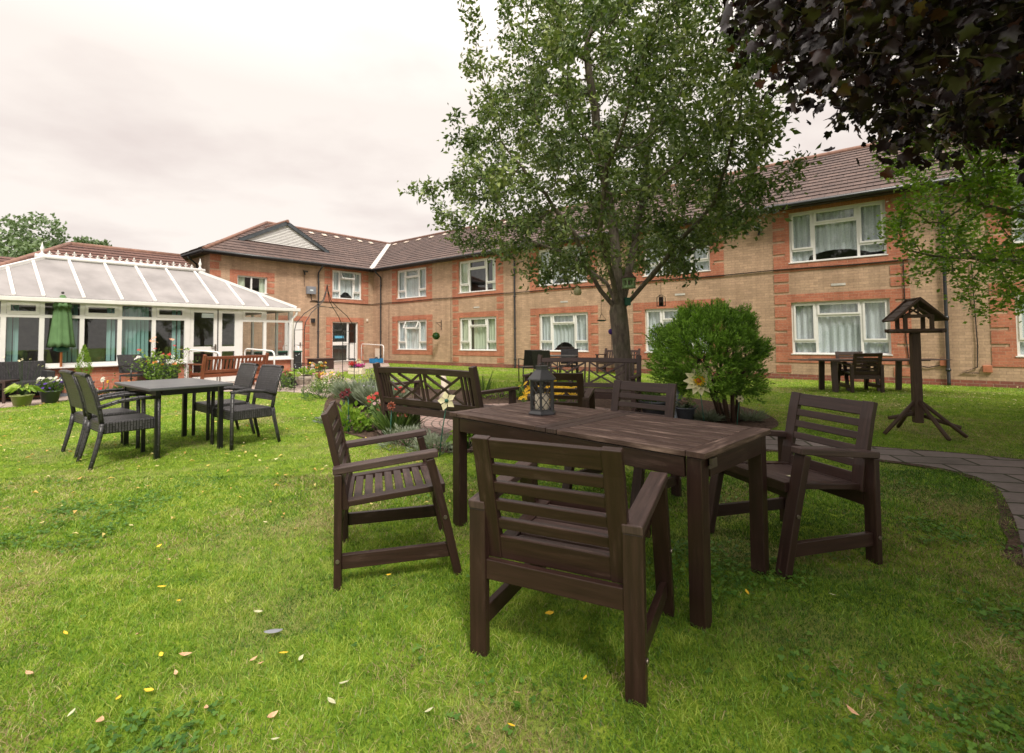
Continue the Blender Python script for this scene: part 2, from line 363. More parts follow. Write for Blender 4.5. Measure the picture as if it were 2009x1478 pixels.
def circle_paving():
    m = Mat('ringed block paving', .85, .2); v = m.coord('Object'); sp = m.n('ShaderNodeSeparateXYZ'); m.L.new(v, sp.inputs[0])
    ln = m.n('ShaderNodeVectorMath'); ln.operation = 'LENGTH'; m.L.new(v, ln.inputs[0])
    an = m.math('ARCTAN2', sp.outputs[1], sp.outputs[0]); cb = m.n('ShaderNodeCombineXYZ')
    m.L.new(m.math('MULTIPLY', an, 1.2), cb.inputs[0]); m.L.new(ln.outputs['Value'], cb.inputs[1])
    b = m.n('ShaderNodeTexBrick'); m.L.new(cb.outputs[0], b.inputs['Vector']); b.inputs['Scale'].default_value = 1
    b.inputs['Brick Width'].default_value = .16; b.inputs['Row Height'].default_value = .11; b.inputs['Mortar Size'].default_value = .010
    b.inputs['Color1'].default_value = (.40, .27, .24, 1); b.inputs['Color2'].default_value = (.32, .24, .215, 1); b.inputs['Mortar'].default_value = (.14, .11, .09, 1)
    n = m.noise(v, 3, 6, .65); m.color(m.mix(.6, b.outputs['Color'], m.ramp(n, [(.3, (.5, .5, .5)), (.7, (1, 1, 1))]), 'MULTIPLY'))
    m.bump(m.math('SUBTRACT', 1., b.outputs['Fac']), .5, .008); return m.m
M['rings'] = circle_paving()
def bark():
    m = Mat('grey brown bark', .9, .2); v = m.coord('Object', (1, 1, .35)); n = m.noise(v, 14, 6, .7); n2 = m.noise(m.coord('Object'), 2.2, 4)
    c = m.ramp(n, [(.3, (.065, .052, .044)), (.6, (.19, .16, .13)), (.8, (.32, .28, .23))])
    c = m.mix(m.ramp(n2, [(.5, (0, 0, 0)), (.72, (.5, .5, .5))]), c, (.10, .12, .06)); m.color(c); m.bump(n, .9, .02); return m.m
M['bark'] = bark()
M['leaf_main'] = leafmat('grey green tree leaf', (.050, .088, .026), (.145, .205, .062), (.31, .36, .12), .38, .22)
M['leaf_beech'] = leafmat('bright green leaf', (.085, .17, .022), (.19, .32, .04), (.38, .48, .08), .42, .4)
M['leaf_maple'] = leafmat('dark purple maple leaf', (.012, .007, .009), (.028, .014, .017), (.11, .040, .020), .28, .15, spec=.6)
M['leaf_conifer'] = leafmat('conifer spray', (.030, .055, .014), (.11, .22, .03), (.28, .48, .06), .55, .35)
M['leaf_far'] = leafmat('far tree leaf', (.08, .12, .06), (.14, .20, .10), (.20, .27, .13), .6, .2)
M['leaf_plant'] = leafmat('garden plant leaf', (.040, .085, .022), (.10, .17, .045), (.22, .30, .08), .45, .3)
M['leaf_lime'] = leafmat('lime hosta leaf', (.13, .24, .03), (.28, .42, .06), (.55, .62, .20), .45, .35)
M['leaf_grey'] = leafmat('silver grey leaf', (.13, .17, .12), (.22, .26, .19), (.36, .38, .30), .6, .25)
M['grass'] = leafmat('grass blade', (.045, .115, .010), (.178, .330, .026), (.44, .50, .09), .5, .35)
M['dry_grass'] = leafmat('dry grass blade', (.20, .15, .07), (.38, .31, .15), (.58, .50, .27), .6, .3)
M['clover'] = leafmat('clover leaf', (.035, .11, .012), (.075, .18, .02), (.13, .25, .035), .5, .3)
for k, c in dict(white=(.78, .77, .72), pink=(.72, .22, .36), red=(.55, .03, .03), yellow=(.85, .52, .02), orange=(.80, .25, .05), peach=(.85, .42, .28), purple=(.14, .06, .42), magenta=(.70, .05, .42), maroon=(.10, .012, .015), rust=(.30, .09, .055), cream=(.80, .74, .48), lilac=(.42, .34, .55), palepink=(.80, .50, .52)).items():
    M['f_'+k] = leafmat(k+' petal', tuple(x*.65 for x in c), c, tuple(min(1, x*1.15) for x in c), .6, .3)
M['terracotta'] = plain('terracotta', (.42, .15, .08), .8)
M['grey_pot'] = plain('dark grey plastic pot', (.075, .085, .10), .5)
M['olive_pot'] = plain('olive glazed pot', (.24, .27, .10), .5)
M['cream_paint'] = plain('cream painted wood', (.70, .60, .50), .7, var=.1)
M['stone'] = plain('weathered cast stone', (.34, .29, .25), .9, var=.35, scale=12)
M['blue_plastic'] = plain('blue plastic', (.02, .19, .42), .4)
M['candle'] = plain('cream candle wax', (.72, .64, .50), .55, var=.06)
M['green_paint'] = plain('sage green paint', (.25, .37, .20), .6, var=.15)
M['dark_green'] = plain('dark green plastic', (.02, .10, .07), .5)
M['armchair_cloth'] = plain('moss green upholstery', (.12, .17, .10), .9, .1)
M['blue_sign'] = plain('blue notice', (.10, .36, .55), .5)
M['yellow_sign'] = plain('yellow notice', (.75, .55, .08), .5)
M['paper'] = plain('paper notice', (.62, .70, .74), .7, var=.05)
M['grey_statue'] = plain('grey garden statue', (.30, .34, .38), .7, var=.4, scale=18)
# ================================================================ ground sheets (structure)
def pip(P, poly):
    x, y = P[:, 0], P[:, 1]; ins = np.zeros(len(P), bool); n = len(poly)
    for i in range(n):
        x1, y1 = poly[i]; x2, y2 = poly[(i+1) % n]
        if y1 == y2: continue
        c = ((y1 > y) != (y2 > y)) & (x < (x2-x1)*(y-y1)/(y2-y1)+x1); ins ^= c
    return ins
def sheet(name, poly, z, mat, kind='structure', label=None, cat=None):
    mb = MB(); mb.face([(x, y, z) for x, y in poly], [(x, y) for x, y in poly]); o = mb.build(name, mat)
    return tag(o, label, cat, None, kind)
def smooth_poly(pts, it=2):
    for _ in range(it):
        q = []
        for i in range(len(pts)):
            a, b = pts[i], pts[(i+1) % len(pts)]
            q += [(a[0]*.75+b[0]*.25, a[1]*.75+b[1]*.25), (a[0]*.25+b[0]*.75, a[1]*.25+b[1]*.75)]
        pts = q
    return pts
def lawn_mat():
    m = Mat('lawn turf', .95, .1); v = m.coord('Object'); a = m.noise(v, 1.1, 4); b = m.noise(v, 9, 6, .7); c = m.noise(v, 70, 4, .7)
    g = m.ramp(b, [(.3, (.07, .12, .016)), (.55, (.19, .29, .026)), (.75, (.34, .40, .06))])
    g = m.mix(m.ramp(a, [(.50, (0, 0, 0)), (.70, (.8, .8, .8))]), g, (.32, .28, .13))
    g = m.mix(.5, g, m.ramp(c, [(.3, (.45, .45, .4)), (.6, (1, 1, 1))]), 'MULTIPLY'); m.color(g); m.bump(c, .8, .02); return m.m
mb = MB(); mb.face([(-260, -40, 0), (260, -40, 0), (260, 400, 0), (-260, 400, 0)]); tag(mb.build('lawn', lawn_mat()), kind='structure')
def wl(x, y): p = OO+AX*x+BX*y; return (p.x, p.y)
patio_poly = [G(*p) for p in [(-350, 850), (0, 801), (60, 797), (122, 787), (200, 777), (280, 772), (420, 769), (560, 769), (610, 773), (642, 781), (668, 765), (700, 748), (660, 737), (650, 733), (738, 722), (765, 719)]] + [wl(1.2, .05), wl(-.05, .05), wl(-.05, -9), wl(3, -30)]
bed_poly = smooth_poly([G(*p) for p in [(640, 782), (634, 806), (632, 824), (655, 846), (720, 862), (800, 879), (880, 892), (960, 888), (1040, 876), (1180, 862), (1300, 856), (1420, 853), (1500, 848), (1536, 835), (1505, 812), (1440, 795), (1330, 778), (1180, 768), (1040, 766), (930, 768), (800, 762), (740, 752), (680, 752)]], 2)
path_poly = [G(*p) for p in [(1290, 861), (1420, 858), (1520, 857), (1640, 872), (1740, 882), (1860, 890), (2009, 905), (2300, 940)]] + [(5.6, 1.2), (2.75, 1.2)] + [G(*p) for p in [(2012, 1120), (2000, 1050), (1985, 1008), (1958, 957), (1905, 934), (1830, 918), (1745, 906), (1620, 893), (1500, 884), (1400, 876), (1300, 871)]]
# the near end runs on past the frame
sheet('patio', patio_poly, .006, M['patio'])
sheet('flower_bed_soil', bed_poly, .010, M['soil'])
def grow(poly, d):
    q = []; n = len(poly)
    for i in range(n):
        a, b, c = poly[i-1], poly[i], poly[(i+1) % n]; tx, ty = c[0]-a[0], c[1]-a[1]; l = math.hypot(tx, ty); w_ = d*(.7+.6*random.random()); q.append((b[0]+ty/l*w_, b[1]-tx/l*w_))
    return q
ar = sum(path_poly[i-1][0]*path_poly[i][1]-path_poly[i][0]*path_poly[i-1][1] for i in range(len(path_poly)))
path_poly = smooth_poly(path_poly, 1); sheet('path_edge', grow(path_poly, .07 if ar > 0 else -.07), .010, M['soil'])
path_o = sheet('path', path_poly, .014, M['flag'])
RC = (.05, 7.25); RR = 1.95
mb = MB(); mb.face([(RR*math.cos(a*math.pi/36), RR*math.sin(a*math.pi/36), 0) for a in range(72)])
rp = mb.build('paved_circle', M['rings'], loc=(RC[0], RC[1], .020)); tag(rp, kind='structure')
def on_grass(P):
    ok = ~pip(P, patio_poly) & ~pip(P, bed_poly) & ~pip(P, path_poly) & (np.hypot(P[:, 0]-RC[0], P[:, 1]-RC[1]) > RR)
    Q = P-np.array([OO.x, OO.y]); lx = Q@np.array([AX.x, AX.y]); ly = Q@np.array([BX.x, BX.y])
    ok &= ~((ly > -.02) | (lx < .02)); ok &= ~((lx < 7.5) & (ly < -7.9)); return ok

# ---- grass blades (stuff)
def vnoise(P, s, seed):
    r = np.random.default_rng(seed); T = r.random((64, 64)); q = P*s+100; i = np.floor(q).astype(int); f = q-i; f = f*f*(3-2*f)
    g = lambda a, b: T[(i[:, 0]+a) % 64, (i[:, 1]+b) % 64]
    return (g(0, 0)*(1-f[:, 0])+g(1, 0)*f[:, 0])*(1-f[:, 1])+(g(0, 1)*(1-f[:, 0])+g(1, 1)*f[:, 0])*f[:, 1]
def scatter(d0, d1, dens, half=1.14):
    n = int(dens*half*(d1**2-d0**2)); y = np.sqrt(rng.uniform(d0**2, d1**2, n)); x = rng.uniform(-half, half, n)*y
    P = np.c_[x, y]; return P[on_grass(P)]
bare = [(G(18, 1132), .20), (G(1655, 1098), .22), (G(1770, 1372), .16), (G(905, 1078), .12), (G(1250, 1340), .10)]
def bareness(P): return np.max([np.exp(-(((P[:, 0]-bx)/1.5)**2+(P[:, 1]-by)**2)/(br_**2)) for (bx, by), br_ in bare], axis=0)
def dryness(P):                                        # worn, thatchy places; more of them under the maple
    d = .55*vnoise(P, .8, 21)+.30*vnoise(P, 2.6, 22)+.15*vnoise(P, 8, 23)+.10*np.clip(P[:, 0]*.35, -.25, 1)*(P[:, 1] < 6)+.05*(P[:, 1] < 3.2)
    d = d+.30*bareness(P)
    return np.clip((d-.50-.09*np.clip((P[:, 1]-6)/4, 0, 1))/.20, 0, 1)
sets = {'grass': ([], [], [], []), 'dry': ([], [], [], [])}; offs = {'grass': 0, 'dry': 0}
for d0, d1, dens, hgt in ((1.15, 2.6, 24000, .019), (2.6, 4.5, 11000, .020), (4.5, 8, 3600, .021), (8, 14, 950, .024), (14, 30, 180, .026)):
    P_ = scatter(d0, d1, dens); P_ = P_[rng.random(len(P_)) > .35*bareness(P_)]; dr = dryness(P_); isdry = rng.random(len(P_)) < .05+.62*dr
    for key, P in (('grass', P_[~isdry]), ('dry', P_[isdry])):
        n = len(P); dist = P[:, 1]; Vs, Tr, Qd, At = sets[key]; off = offs[key]
        vn = vnoise(P, 1.3, 3); tuft = .6*vnoise(P, 9, 5)+.4*vnoise(P, 26, 6)
        h = hgt*rng.uniform(.35, 1.35, n)*(.45+1.1*tuft)*(1 if key == 'grass' else .8); wd = np.maximum(.0024, .0011*dist)*rng.uniform(.6, 1.4, n)
        th = rng.uniform(0, 2*np.pi, n); ln = rng.uniform(.2, 1.9 if key == 'grass' else 2.6, n)*h; la = rng.uniform(0, 2*np.pi, n)
        sx, sy = np.cos(th)*wd/2, np.sin(th)*wd/2; lx, ly = np.cos(la)*ln, np.sin(la)*ln
        z0 = np.full(n, -.002)
        tint = np.clip(rng.normal(.45, .20, n)+(vn-.5)*.45+(tuft-.5)*.9-.30*np.clip(P[:, 0]*.5, 0, 1)*(P[:, 1] < 5)+np.where(rng.random(n) < .07, .4, 0)+.10*np.clip((P[:, 1]-5)/5, 0, 1), 0, 1)  # near right blades tinted darker: the maple's shade put into their colour
        if d1 <= 4.6:
            A = np.stack([np.c_[P[:, 0]-sx, P[:, 1]-sy, z0], np.c_[P[:, 0]+sx, P[:, 1]+sy, z0],
                          np.c_[P[:, 0]+sx*.8+lx*.35, P[:, 1]+sy*.8+ly*.35, h*.6], np.c_[P[:, 0]-sx*.8+lx*.35, P[:, 1]-sy*.8+ly*.35, h*.6],
                          np.c_[P[:, 0]+lx, P[:, 1]+ly, h]], 1); k = 5
            b = off+np.arange(n)*5; Qd.append(np.c_[b, b+1, b+2, b+3]); Tr.append(np.c_[b+3, b+2, b+4])
        else:
            A = np.stack([np.c_[P[:, 0]-sx, P[:, 1]-sy, z0], np.c_[P[:, 0]+sx, P[:, 1]+sy, z0], np.c_[P[:, 0]+lx, P[:, 1]+ly, h]], 1); k = 3
            b = off+np.arange(n)*3; Tr.append(np.c_[b, b+1, b+2])
        Vs.append(A.reshape(-1, 3)); At.append(np.repeat(tint, k)); offs[key] += n*k
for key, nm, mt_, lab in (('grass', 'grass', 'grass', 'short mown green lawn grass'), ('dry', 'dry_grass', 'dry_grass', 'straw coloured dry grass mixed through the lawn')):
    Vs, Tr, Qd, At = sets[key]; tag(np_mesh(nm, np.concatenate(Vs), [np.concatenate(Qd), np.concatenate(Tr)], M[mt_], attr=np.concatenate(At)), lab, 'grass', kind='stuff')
# ---- clover patches
P = scatter(1.2, 4.6, 2600); m_ = vnoise(P, 1.9, 9)+.35*vnoise(P, 5, 10); P = P[m_+rng.normal(0, .13, len(P))-.15*(P[:, 1] > 3) > .98]; n = len(P)
z = rng.uniform(.012, .034, n); r = rng.uniform(.004, .0075, n); Vs = []; Fc = []; off = 0
a0 = rng.uniform(0, 6.28, n); tl = rng.uniform(-.5, .5, (n, 2))
for k in range(3):
    a = a0+k*2.094; c = np.c_[P[:, 0]+np.cos(a)*r, P[:, 1]+np.sin(a)*r]
    pts = []
    for j in range(6):
        t = a+j*math.pi/3; q = np.c_[c[:, 0]+np.cos(t)*r*.95, c[:, 1]+np.sin(t)*r*.95]
        pts.append(np.c_[q, z+(q[:, 0]-P[:, 0])*tl[:, 0]+(q[:, 1]-P[:, 1])*tl[:, 1]])
    Vs.append(np.stack(pts, 1).reshape(-1, 3)); Fc.append(off+np.arange(n*6).reshape(n, 6)); off += n*6
V = np.concatenate(Vs)
tag(np_mesh('clover', V, [np.concatenate(Fc)], M['clover'], attr=np.repeat(np.tile(rng.uniform(0, 1, n), 3), 6)), 'dark green clover patches growing in the near lawn', 'clover', kind='stuff')
# ---- fallen leaves: the nearest one by one, the rest as litter
M['litter'] = leafmat('fallen leaf litter', (.55, .30, .10), (.66, .50, .12), (.72, .66, .40), .6, .25)
def leaf_litter(n, d0, d1, fx, size):
    y = np.sqrt(rng.uniform(d0**2, d1**2, n)); x = rng.uniform(*fx, n)*y; P = np.c_[x, y]; P = P[on_grass(P)]; n = len(P)
    a = rng.uniform(0, 6.28, n); s = size*rng.uniform(.6, 1.3, n)*np.maximum(1, P[:, 1]/14); z = rng.uniform(.018, .034, n)
    def pt(u, v, dz): return np.c_[P[:, 0]+(np.cos(a)*u-np.sin(a)*v)*s, P[:, 1]+(np.sin(a)*u+np.cos(a)*v)*s, z+dz*s]
    t1 = rng.uniform(-.3, .3, n); t2 = rng.uniform(-.2, .35, n)
    A = np.stack([pt(-.5, 0, 0), pt(-.1, -.26, t2), pt(.5, 0, t1), pt(-.1, .26, t2)], 1).reshape(-1, 3)
    b = np.arange(n)*4; return A, np.concatenate([np.c_[b, b+1, b+2], np.c_[b, b+2, b+3]]), np.repeat(rng.uniform(0, 1, n), 4)
A1, F1, T1 = leaf_litter(520, 3.0, 11, (-1.1, -.15), .045); A2, F2, T2 = leaf_litter(90, 3.2, 9, (-.15, .7), .035)
A3, F3, T3 = leaf_litter(170, 8, 12, (.55, 1.1), .05)
V = np.concatenate([A1, A2, A3]); Fx = np.concatenate([F1, F2+len(A1), F3+len(A1)+len(A2)])
tag(np_mesh('leaf_litter', V, [Fx], M['litter'], attr=np.concatenate([T1, T2, T3*0+.95])), 'scattered small yellow and pale leaves lying over the lawn', 'fallen leaves', kind='stuff')
for nm, c in (('yellow', (.78, .50, .03)), ('tan', (.58, .34, .20)), ('pale', (.50, .50, .32))): M['dead_'+nm] = plain(nm+' dead leaf', c, .6, var=.25, scale=60)
def fallen(kind):
    mb = MB(); pr = [(-.5, 0), (-.3, .16), (0, .24), (.3, .14), (.52, 0)]
    for i in range(4):
        (a, b), (c, d) = pr[i], pr[i+1]; z = lambda x: .10*x*x*(2 if kind != 'tan' else 5)+.02
        mb.face([(a*.05, 0, z(a)*.05), (c*.05, 0, z(c)*.05), (c*.05, d*.05, (z(c)+.1*abs(d))*.05), (a*.05, b*.05, (z(a)+.1*b)*.05)], smooth=True)
        mb.face([(a*.05, 0, z(a)*.05), (a*.05, -b*.05, (z(a)+.1*b)*.05), (c*.05, -d*.05, (z(c)+.1*abs(d))*.05), (c*.05, 0, z(c)*.05)], smooth=True)
    return mb
spots = dict(yellow=[(556, 1295), (763, 1138), (1003, 1440), (316, 1298), (292, 1370), (317, 1162), (350, 1190), (1148, 1345), (1466, 1173), (1078, 1215), (128, 1255), (312, 1080), (232, 1385)],
             tan=[(57, 1336), (363, 1298), (410, 1022), (498, 1307), (513, 1315), (270, 1258), (345, 1335), (1015, 1375), (404, 1405), (534, 1420), (1672, 1412), (330, 1108), (195, 1432)],
             pale=[(140, 1415), (842, 1410), (675, 1355), (590, 1305), (650, 1392), (506, 1212), (540, 1468), (1633, 1178)])
def where(px, py):
    v = 'near the bottom edge' if py > 1400 else ('low in the picture' if py > 1320 else ('mid foreground' if py > 1230 else 'well back'))
    h = 'far left' if px < 150 else ('left' if px < 300 else ('just left of centre' if px < 325 else ('left of centre' if px < 346 else ('midway to the side chair' if px < 450 else ('left of the side chair' if px < 560 else ('left of the front chair' if px < 700 else ('beside the front chair' if px < 900 else ('under or before the front chair' if px < 1250 else 'right of the front chair'))))))))
    return v+', '+h
for kd, pts in spots.items():
    proto = fallen(kd).build('fallen_leaf', M['dead_'+kd]); tag(proto, cat='leaf', group=kd+' leaves fallen on the near lawn')
    lab = dict(yellow='bright yellow leaf on grass', tan='curled tan leaf on grass', pale='pale cream leaf on grass')[kd]
    for i, p in enumerate(pts):
        g = G(*p); o = place(proto, i == 0, (g[0], g[1], .026), random.uniform(0, 6), lab+', '+where(*p)); o.rotation_euler = (random.uniform(-.4, .4), random.uniform(-.4, .4), random.uniform(0, 6.3)); s = random.uniform(.5, .9); o.scale = (s, s, s)
g = G(536, 1253); mb = MB(); n = 12
for i in range(n):
    t0, t1 = i/n, (i+1)/n; wf = lambda t: .016*math.sin(math.pi*min(1, t*1.02))**.6
    mb.face([(-.035+.07*t0, -wf(t0), .004), (-.035+.07*t1, -wf(t1), .004), (-.035+.07*t1, 0, .009), (-.035+.07*t0, 0, .009)])
    mb.face([(-.035+.07*t0, 0, .009), (-.035+.07*t1, 0, .009), (-.035+.07*t1, wf(t1), .004), (-.035+.07*t0, wf(t0), .004)])
tag(mb.build('feather', M['grey_box'], loc=(g[0], g[1], .026)), 'pale grey feather lying on the near lawn', 'feather').rotation_euler = (0, .1, .4)

# ================================================================ the care home
bld = thing('brick_building', 'two storey buff and red brick building with brown tiled roof wrapping round the lawn', 'building', (OO.x, OO.y, 0), BROT)
EAVE = 4.90; RD = 4.2; RZ = 7.45; OV = .35
def wall_holes(mb, axis, a0, a1, z0, z1, holes, depth=.12, sign=1):
    """axis 'R': plane y=0 running along x, facing -y. axis 'L': plane x=0 along y, facing +x"""
    A_ = sorted({a0, a1, *[h[0] for h in holes], *[h[1] for h in holes]}); Z_ = sorted({z0, z1, *[h[2] for h in holes], *[h[3] for h in holes]})
    P = (lambda a, z, d=0: (a, d, z)) if axis == 'R' else (lambda a, z, d=0: (-d, a, z))
    for i in range(len(A_)-1):
        for j in range(len(Z_)-1):
            ac, zc_ = (A_[i]+A_[i+1])/2, (Z_[j]+Z_[j+1])/2
            if any(h[0] < ac < h[1] and h[2] < zc_ < h[3] for h in holes): continue
            q = [(A_[i], Z_[j]), (A_[i+1], Z_[j]), (A_[i+1], Z_[j+1]), (A_[i], Z_[j+1])]
            mb.face([P(a, z) for a, z in q], q)
    for (b0, b1, c0, c1) in holes:
        for (p, q) in (((b0, c0), (b0, c1)), ((b0, c1), (b1, c1)), ((b1, c1), (b1, c0)), ((b1, c0), (b0, c0))):
            mb.face([P(*p), P(*q), P(*q, depth), P(*p, depth)], [(p[0]+p[1], 0), (q[0]+q[1], 0), (q[0]+q[1], depth), (p[0]+p[1], depth)])
# openings: (a0, a1, z0, z1, kind, curtain)
LO, HI = (.70, 2.16), (3.26, 4.70)
RW = [(2.03, 4.24, *LO, 'a', 'lace'), (6.45, 8.66, *LO, 'a', 'green'), (10.88, 13.10, *LO, 'a', 'sheer'), (15.30, 17.47, *LO, 'a', 'lace'), (19.68, 21.90, *LO, 'a', 'lace'), (24.15, 26.36, *LO, 'a', 'lace'),
      (2.00, 4.22, *HI, 'a', 'lace'), (6.43, 8.64, *HI, 'a', 'greenopen'), (10.86, 13.08, *HI, 'a', 'sheer'), (15.28, 17.48, *HI, 'a', 'sheer'), (19.68, 21.88, *HI, 'a', 'laceopen'), (24.15, 26.36, *HI, 'a', 'lace')]
LW = [(-2.42, -.75, 3.28, 4.70, 'a', 'sheer'), (-6.86, -5.60, 3.28, 4.02, 'b', 'green'), (-2.40, -.95, .12, 2.12, 'door', None), (-4.80, -3.93, .08, 2.12, 'plaindoor', None)]
mb = MB(); wall_holes(mb, 'R', 0, 31, .15, EAVE, [h[:4] for h in RW]); wall_holes(mb, 'L', -7.93, 0, .15, EAVE, [h[:4] for h in LW if h[2] > .2]+[(h[0], h[1], .15, h[3]) for h in LW if h[2] < .2])
def q4(mb, a, b, z0, z1):
    ln = math.dist(a, b); mb.face([(a[0], a[1], z0), (b[0], b[1], z0), (b[0], b[1], z1), (a[0], a[1], z1)], [(0, z0), (ln, z0), (ln, z1), (0, z1)])
q4(mb, (0, -7.93), (-8.4, -7.93), .0, EAVE); q4(mb, (-8.4, -7.93), (-8.4, 8.4), 0, EAVE); q4(mb, (-8.4, 8.4), (31, 8.4), 0, EAVE); q4(mb, (31, 8.4), (31, 0), 0, EAVE)
mb.build('wall', M['brick_buff'], bld)
mb = MB(); wall_holes(mb, 'R', 0, 31, 0, .15, []); 
for a, b in ((-7.93, -4.80), (-3.93, -2.40), (-.95, 0)): wall_holes(mb, 'L', a, b, 0, .15, [])
mb.build('plinth', M['brick_plinth'], bld)
def blk(mb, axis, a0, a1, z0, z1, pr=.014):        # proud block with brick uvs
    if axis == 'R': P = lambda a, z, d: (a, -d, z)
    else: P = lambda a, z, d: (d, a, z)
    q = [(a0, z0), (a1, z0), (a1, z1), (a0, z1)]; mb.face([P(a, z, pr) for a, z in q], q)
    for i in range(4):
        p, r_ = q[i], q[(i+1) % 4]; mb.face([P(*p, pr), P(*r_, pr), P(*r_, 0), P(*p, 0)], [(p[0]+p[1], 0), (r_[0]+r_[1], 0), (r_[0]+r_[1], .02), (p[0]+p[1], .02)])
def surround(axis, a0, a1, z0, z1, lower, q=.30, sill=True):
    mb = MB(); m = .115
    top = z1+.225 if lower else EAVE-.02
    blk(mb, axis, a0-m-q, a1+m+q, z1, top)
    zb = z0-.225 if sill else z0
    if sill: blk(mb, axis, a0-m-q, a1+m+q, zb, z0)
    for s in (0, 1):
        e0, e1 = (a0-m, a0) if s == 0 else (a1, a1+m)
        blk(mb, axis, e0, e1, z0, z1)
        z = z0
        f0, f1 = (a0-m-q, a0-m) if s == 0 else (a1+m, a1+m+q)
        k = 0
        while z < z1-.02:
            zt = min(z+(.225 if k == 0 else .30), z1); blk(mb, axis, f0, f1, z, zt); z = zt+.075; k += 1
    o = mb.build('brick_surround', M['brick_red'], bld); return o
def window(axis, a0, a1, z0, z1, kind, cur, opened=False):
    P = (lambda a, z, d: (a, d, z)) if axis == 'R' else (lambda a, z, d: (-d, a, z))
    def bar(mb, p, q, w, t, d):                       # p,q=(a,z); w = face width, t = depth, d = front depth
        a = Vector(P(*p, d+t/2)); b = Vector(P(*q, d+t/2)); up = Vector(P(0, 0, 1))-Vector(P(0, 0, 0)); mb.beam(a, b, w, t, up=up)
    def rect(mb, r, w, t, d):
        x0, x1, y0, y1 = r
        bar(mb, (x0, y0+w/2), (x1, y0+w/2), w, t, d); bar(mb, (x0, y1-w/2), (x1, y1-w/2), w, t, d)
        bar(mb, (x0+w/2, y0+w), (x0+w/2, y1-w), w, t, d); bar(mb, (x1-w/2, y0+w), (x1-w/2, y1-w), w, t, d)
    W_ = a1-a0; Hh = z1-z0; fr = MB(); rect(fr, (a0, a1, z0, z1), .055, .07, .055)
    sashes = []
    if kind == 'a':
        m1, m2 = a0+W_*.27, a1-W_*.27; zt = z1-.40; zl = z0+.36
        for m_ in (m1, m2): bar(fr, (m_, z0+.055), (m_, z1-.055), .06, .07, .0552)
        for (x0, x1) in ((a0+.055, m1-.03), (m2+.03, a1-.055)): bar(fr, (x0, zl), (x1, zl), .055, .07, .0554)
        bar(fr, (m1+.03, zt), (m2-.03, zt), .055, .07, .0554)
        for r in ((a0+.055, m1-.03, zl+.028, z1-.055), (m2+.03, a1-.055, zl+.028, z1-.055), (m1+.03, m2-.03, zt+.028, z1-.055)):
            if opened and r[0] > m1 and r[1] < m2: continue
            sash = MB(); rect(sash, r, .045, .05, .035); sashes.append(sash)
    elif kind == 'b':
        m_ = a0+W_*.48; bar(fr, (m_, z0+.055), (m_, z1-.055), .06, .07, .0552)
    else:
        m1 = a0+W_*.62; bar(fr, (m1, z0+.05), (m1, z1-.05), .07, .07, .0552)
    win = fr.build('window' if 'door' not in kind else 'door', M['upvc'], bld)
    for sash in sashes: sash.build('sash', M['upvc'], win)
    if opened:                                        # top-hung light pushed open
        s = MB(); m1, m2 = a0+W_*.27+.03, a1-W_*.27-.03; zt = z1-.37; zh = z1-.055; o_ = .16
        A_ = P(m1, zh, .03); B_ = P(m2, zh, .03); C_ = P(m2, zt, .03-o_); D_ = P(m1, zt, .03-o_)
        for p, q in ((A_, B_), (D_, C_), (A_, D_), (B_, C_)): s.beam(p, q, .04, .045, up=(0, 0, 1) if p in (A_, D_) and q in (B_, C_) else P(0, 0, 1))
        s.build('opened_light', M['upvc'], win)
        g2 = MB(); g2.face([A_, B_, C_, D_]); g2.build('opened_pane', M['glass'], win)
    pn = MB(); g = .095; pn.face([P(a0+.03, z0+.03, g), P(a1-.03, z0+.03, g), P(a1-.03, z1-.03, g), P(a0+.03, z1-.03, g)]); pn.build('pane', M['glass'], win)
    if kind in 'ab':
        s = MB(); s.beam(P(a0-.03, z0+.012, .035), P(a1+.03, z0+.012, .035), .024, .13, up=Vector(P(0, 0, 1))-Vector(P(0, 0, 0))); s.build('sill', M['upvc'], win)
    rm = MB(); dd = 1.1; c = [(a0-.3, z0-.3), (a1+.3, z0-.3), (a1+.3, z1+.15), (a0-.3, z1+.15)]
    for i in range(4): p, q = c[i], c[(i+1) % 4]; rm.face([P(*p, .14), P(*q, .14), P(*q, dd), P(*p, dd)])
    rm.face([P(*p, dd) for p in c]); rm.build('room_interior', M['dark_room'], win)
    if cur:
        cm = MB(); mat = M['lace']; n = int(W_*26)
        def sheetc(x0, x1, za, zb_fn, d=.155, amp=.022):
            n = max(6, int((x1-x0)*30)); ph = random.uniform(0, 9)
            X = [x0+(x1-x0)*i/n for i in range(n+1)]; Dp = [d+amp*math.sin(i*1.25+ph)+amp*.6*math.sin(i*.53+ph) for i in range(n+1)]
            for i in range(n): cm.face([P(X[i], zb_fn(X[i]), Dp[i]), P(X[i+1], zb_fn(X[i+1]), Dp[i+1]), P(X[i+1], za, Dp[i+1]), P(X[i], za, Dp[i])], [(X[i], zb_fn(X[i])), (X[i+1], zb_fn(X[i+1])), (X[i+1], za), (X[i], za)], True)
        mid = (a0+a1)/2
        if cur == 'lace': sheetc(a0, a1, z1, lambda x: z0+.03)
        elif cur == 'sheer': sheetc(a0, a1, z1, lambda x: z0+.06+.30*max(0, 1-((x-mid)/(W_*.22))**2))
        elif cur == 'laceopen': sheetc(a0, a1, z1, lambda x: z0+.14+.16*max(0, 1-((x-mid)/(W_*.34))**2)-(.11 if x < a0+.45 else 0))
        else:
            mat = M['curtain_green']; k_ = .30 if cur == 'green' else .2
            sheetc(a0, a0+W_*k_, z1, lambda x: z0+.02); sheetc(a1-W_*k_*.8, a1, z1, lambda x: z0+.02)
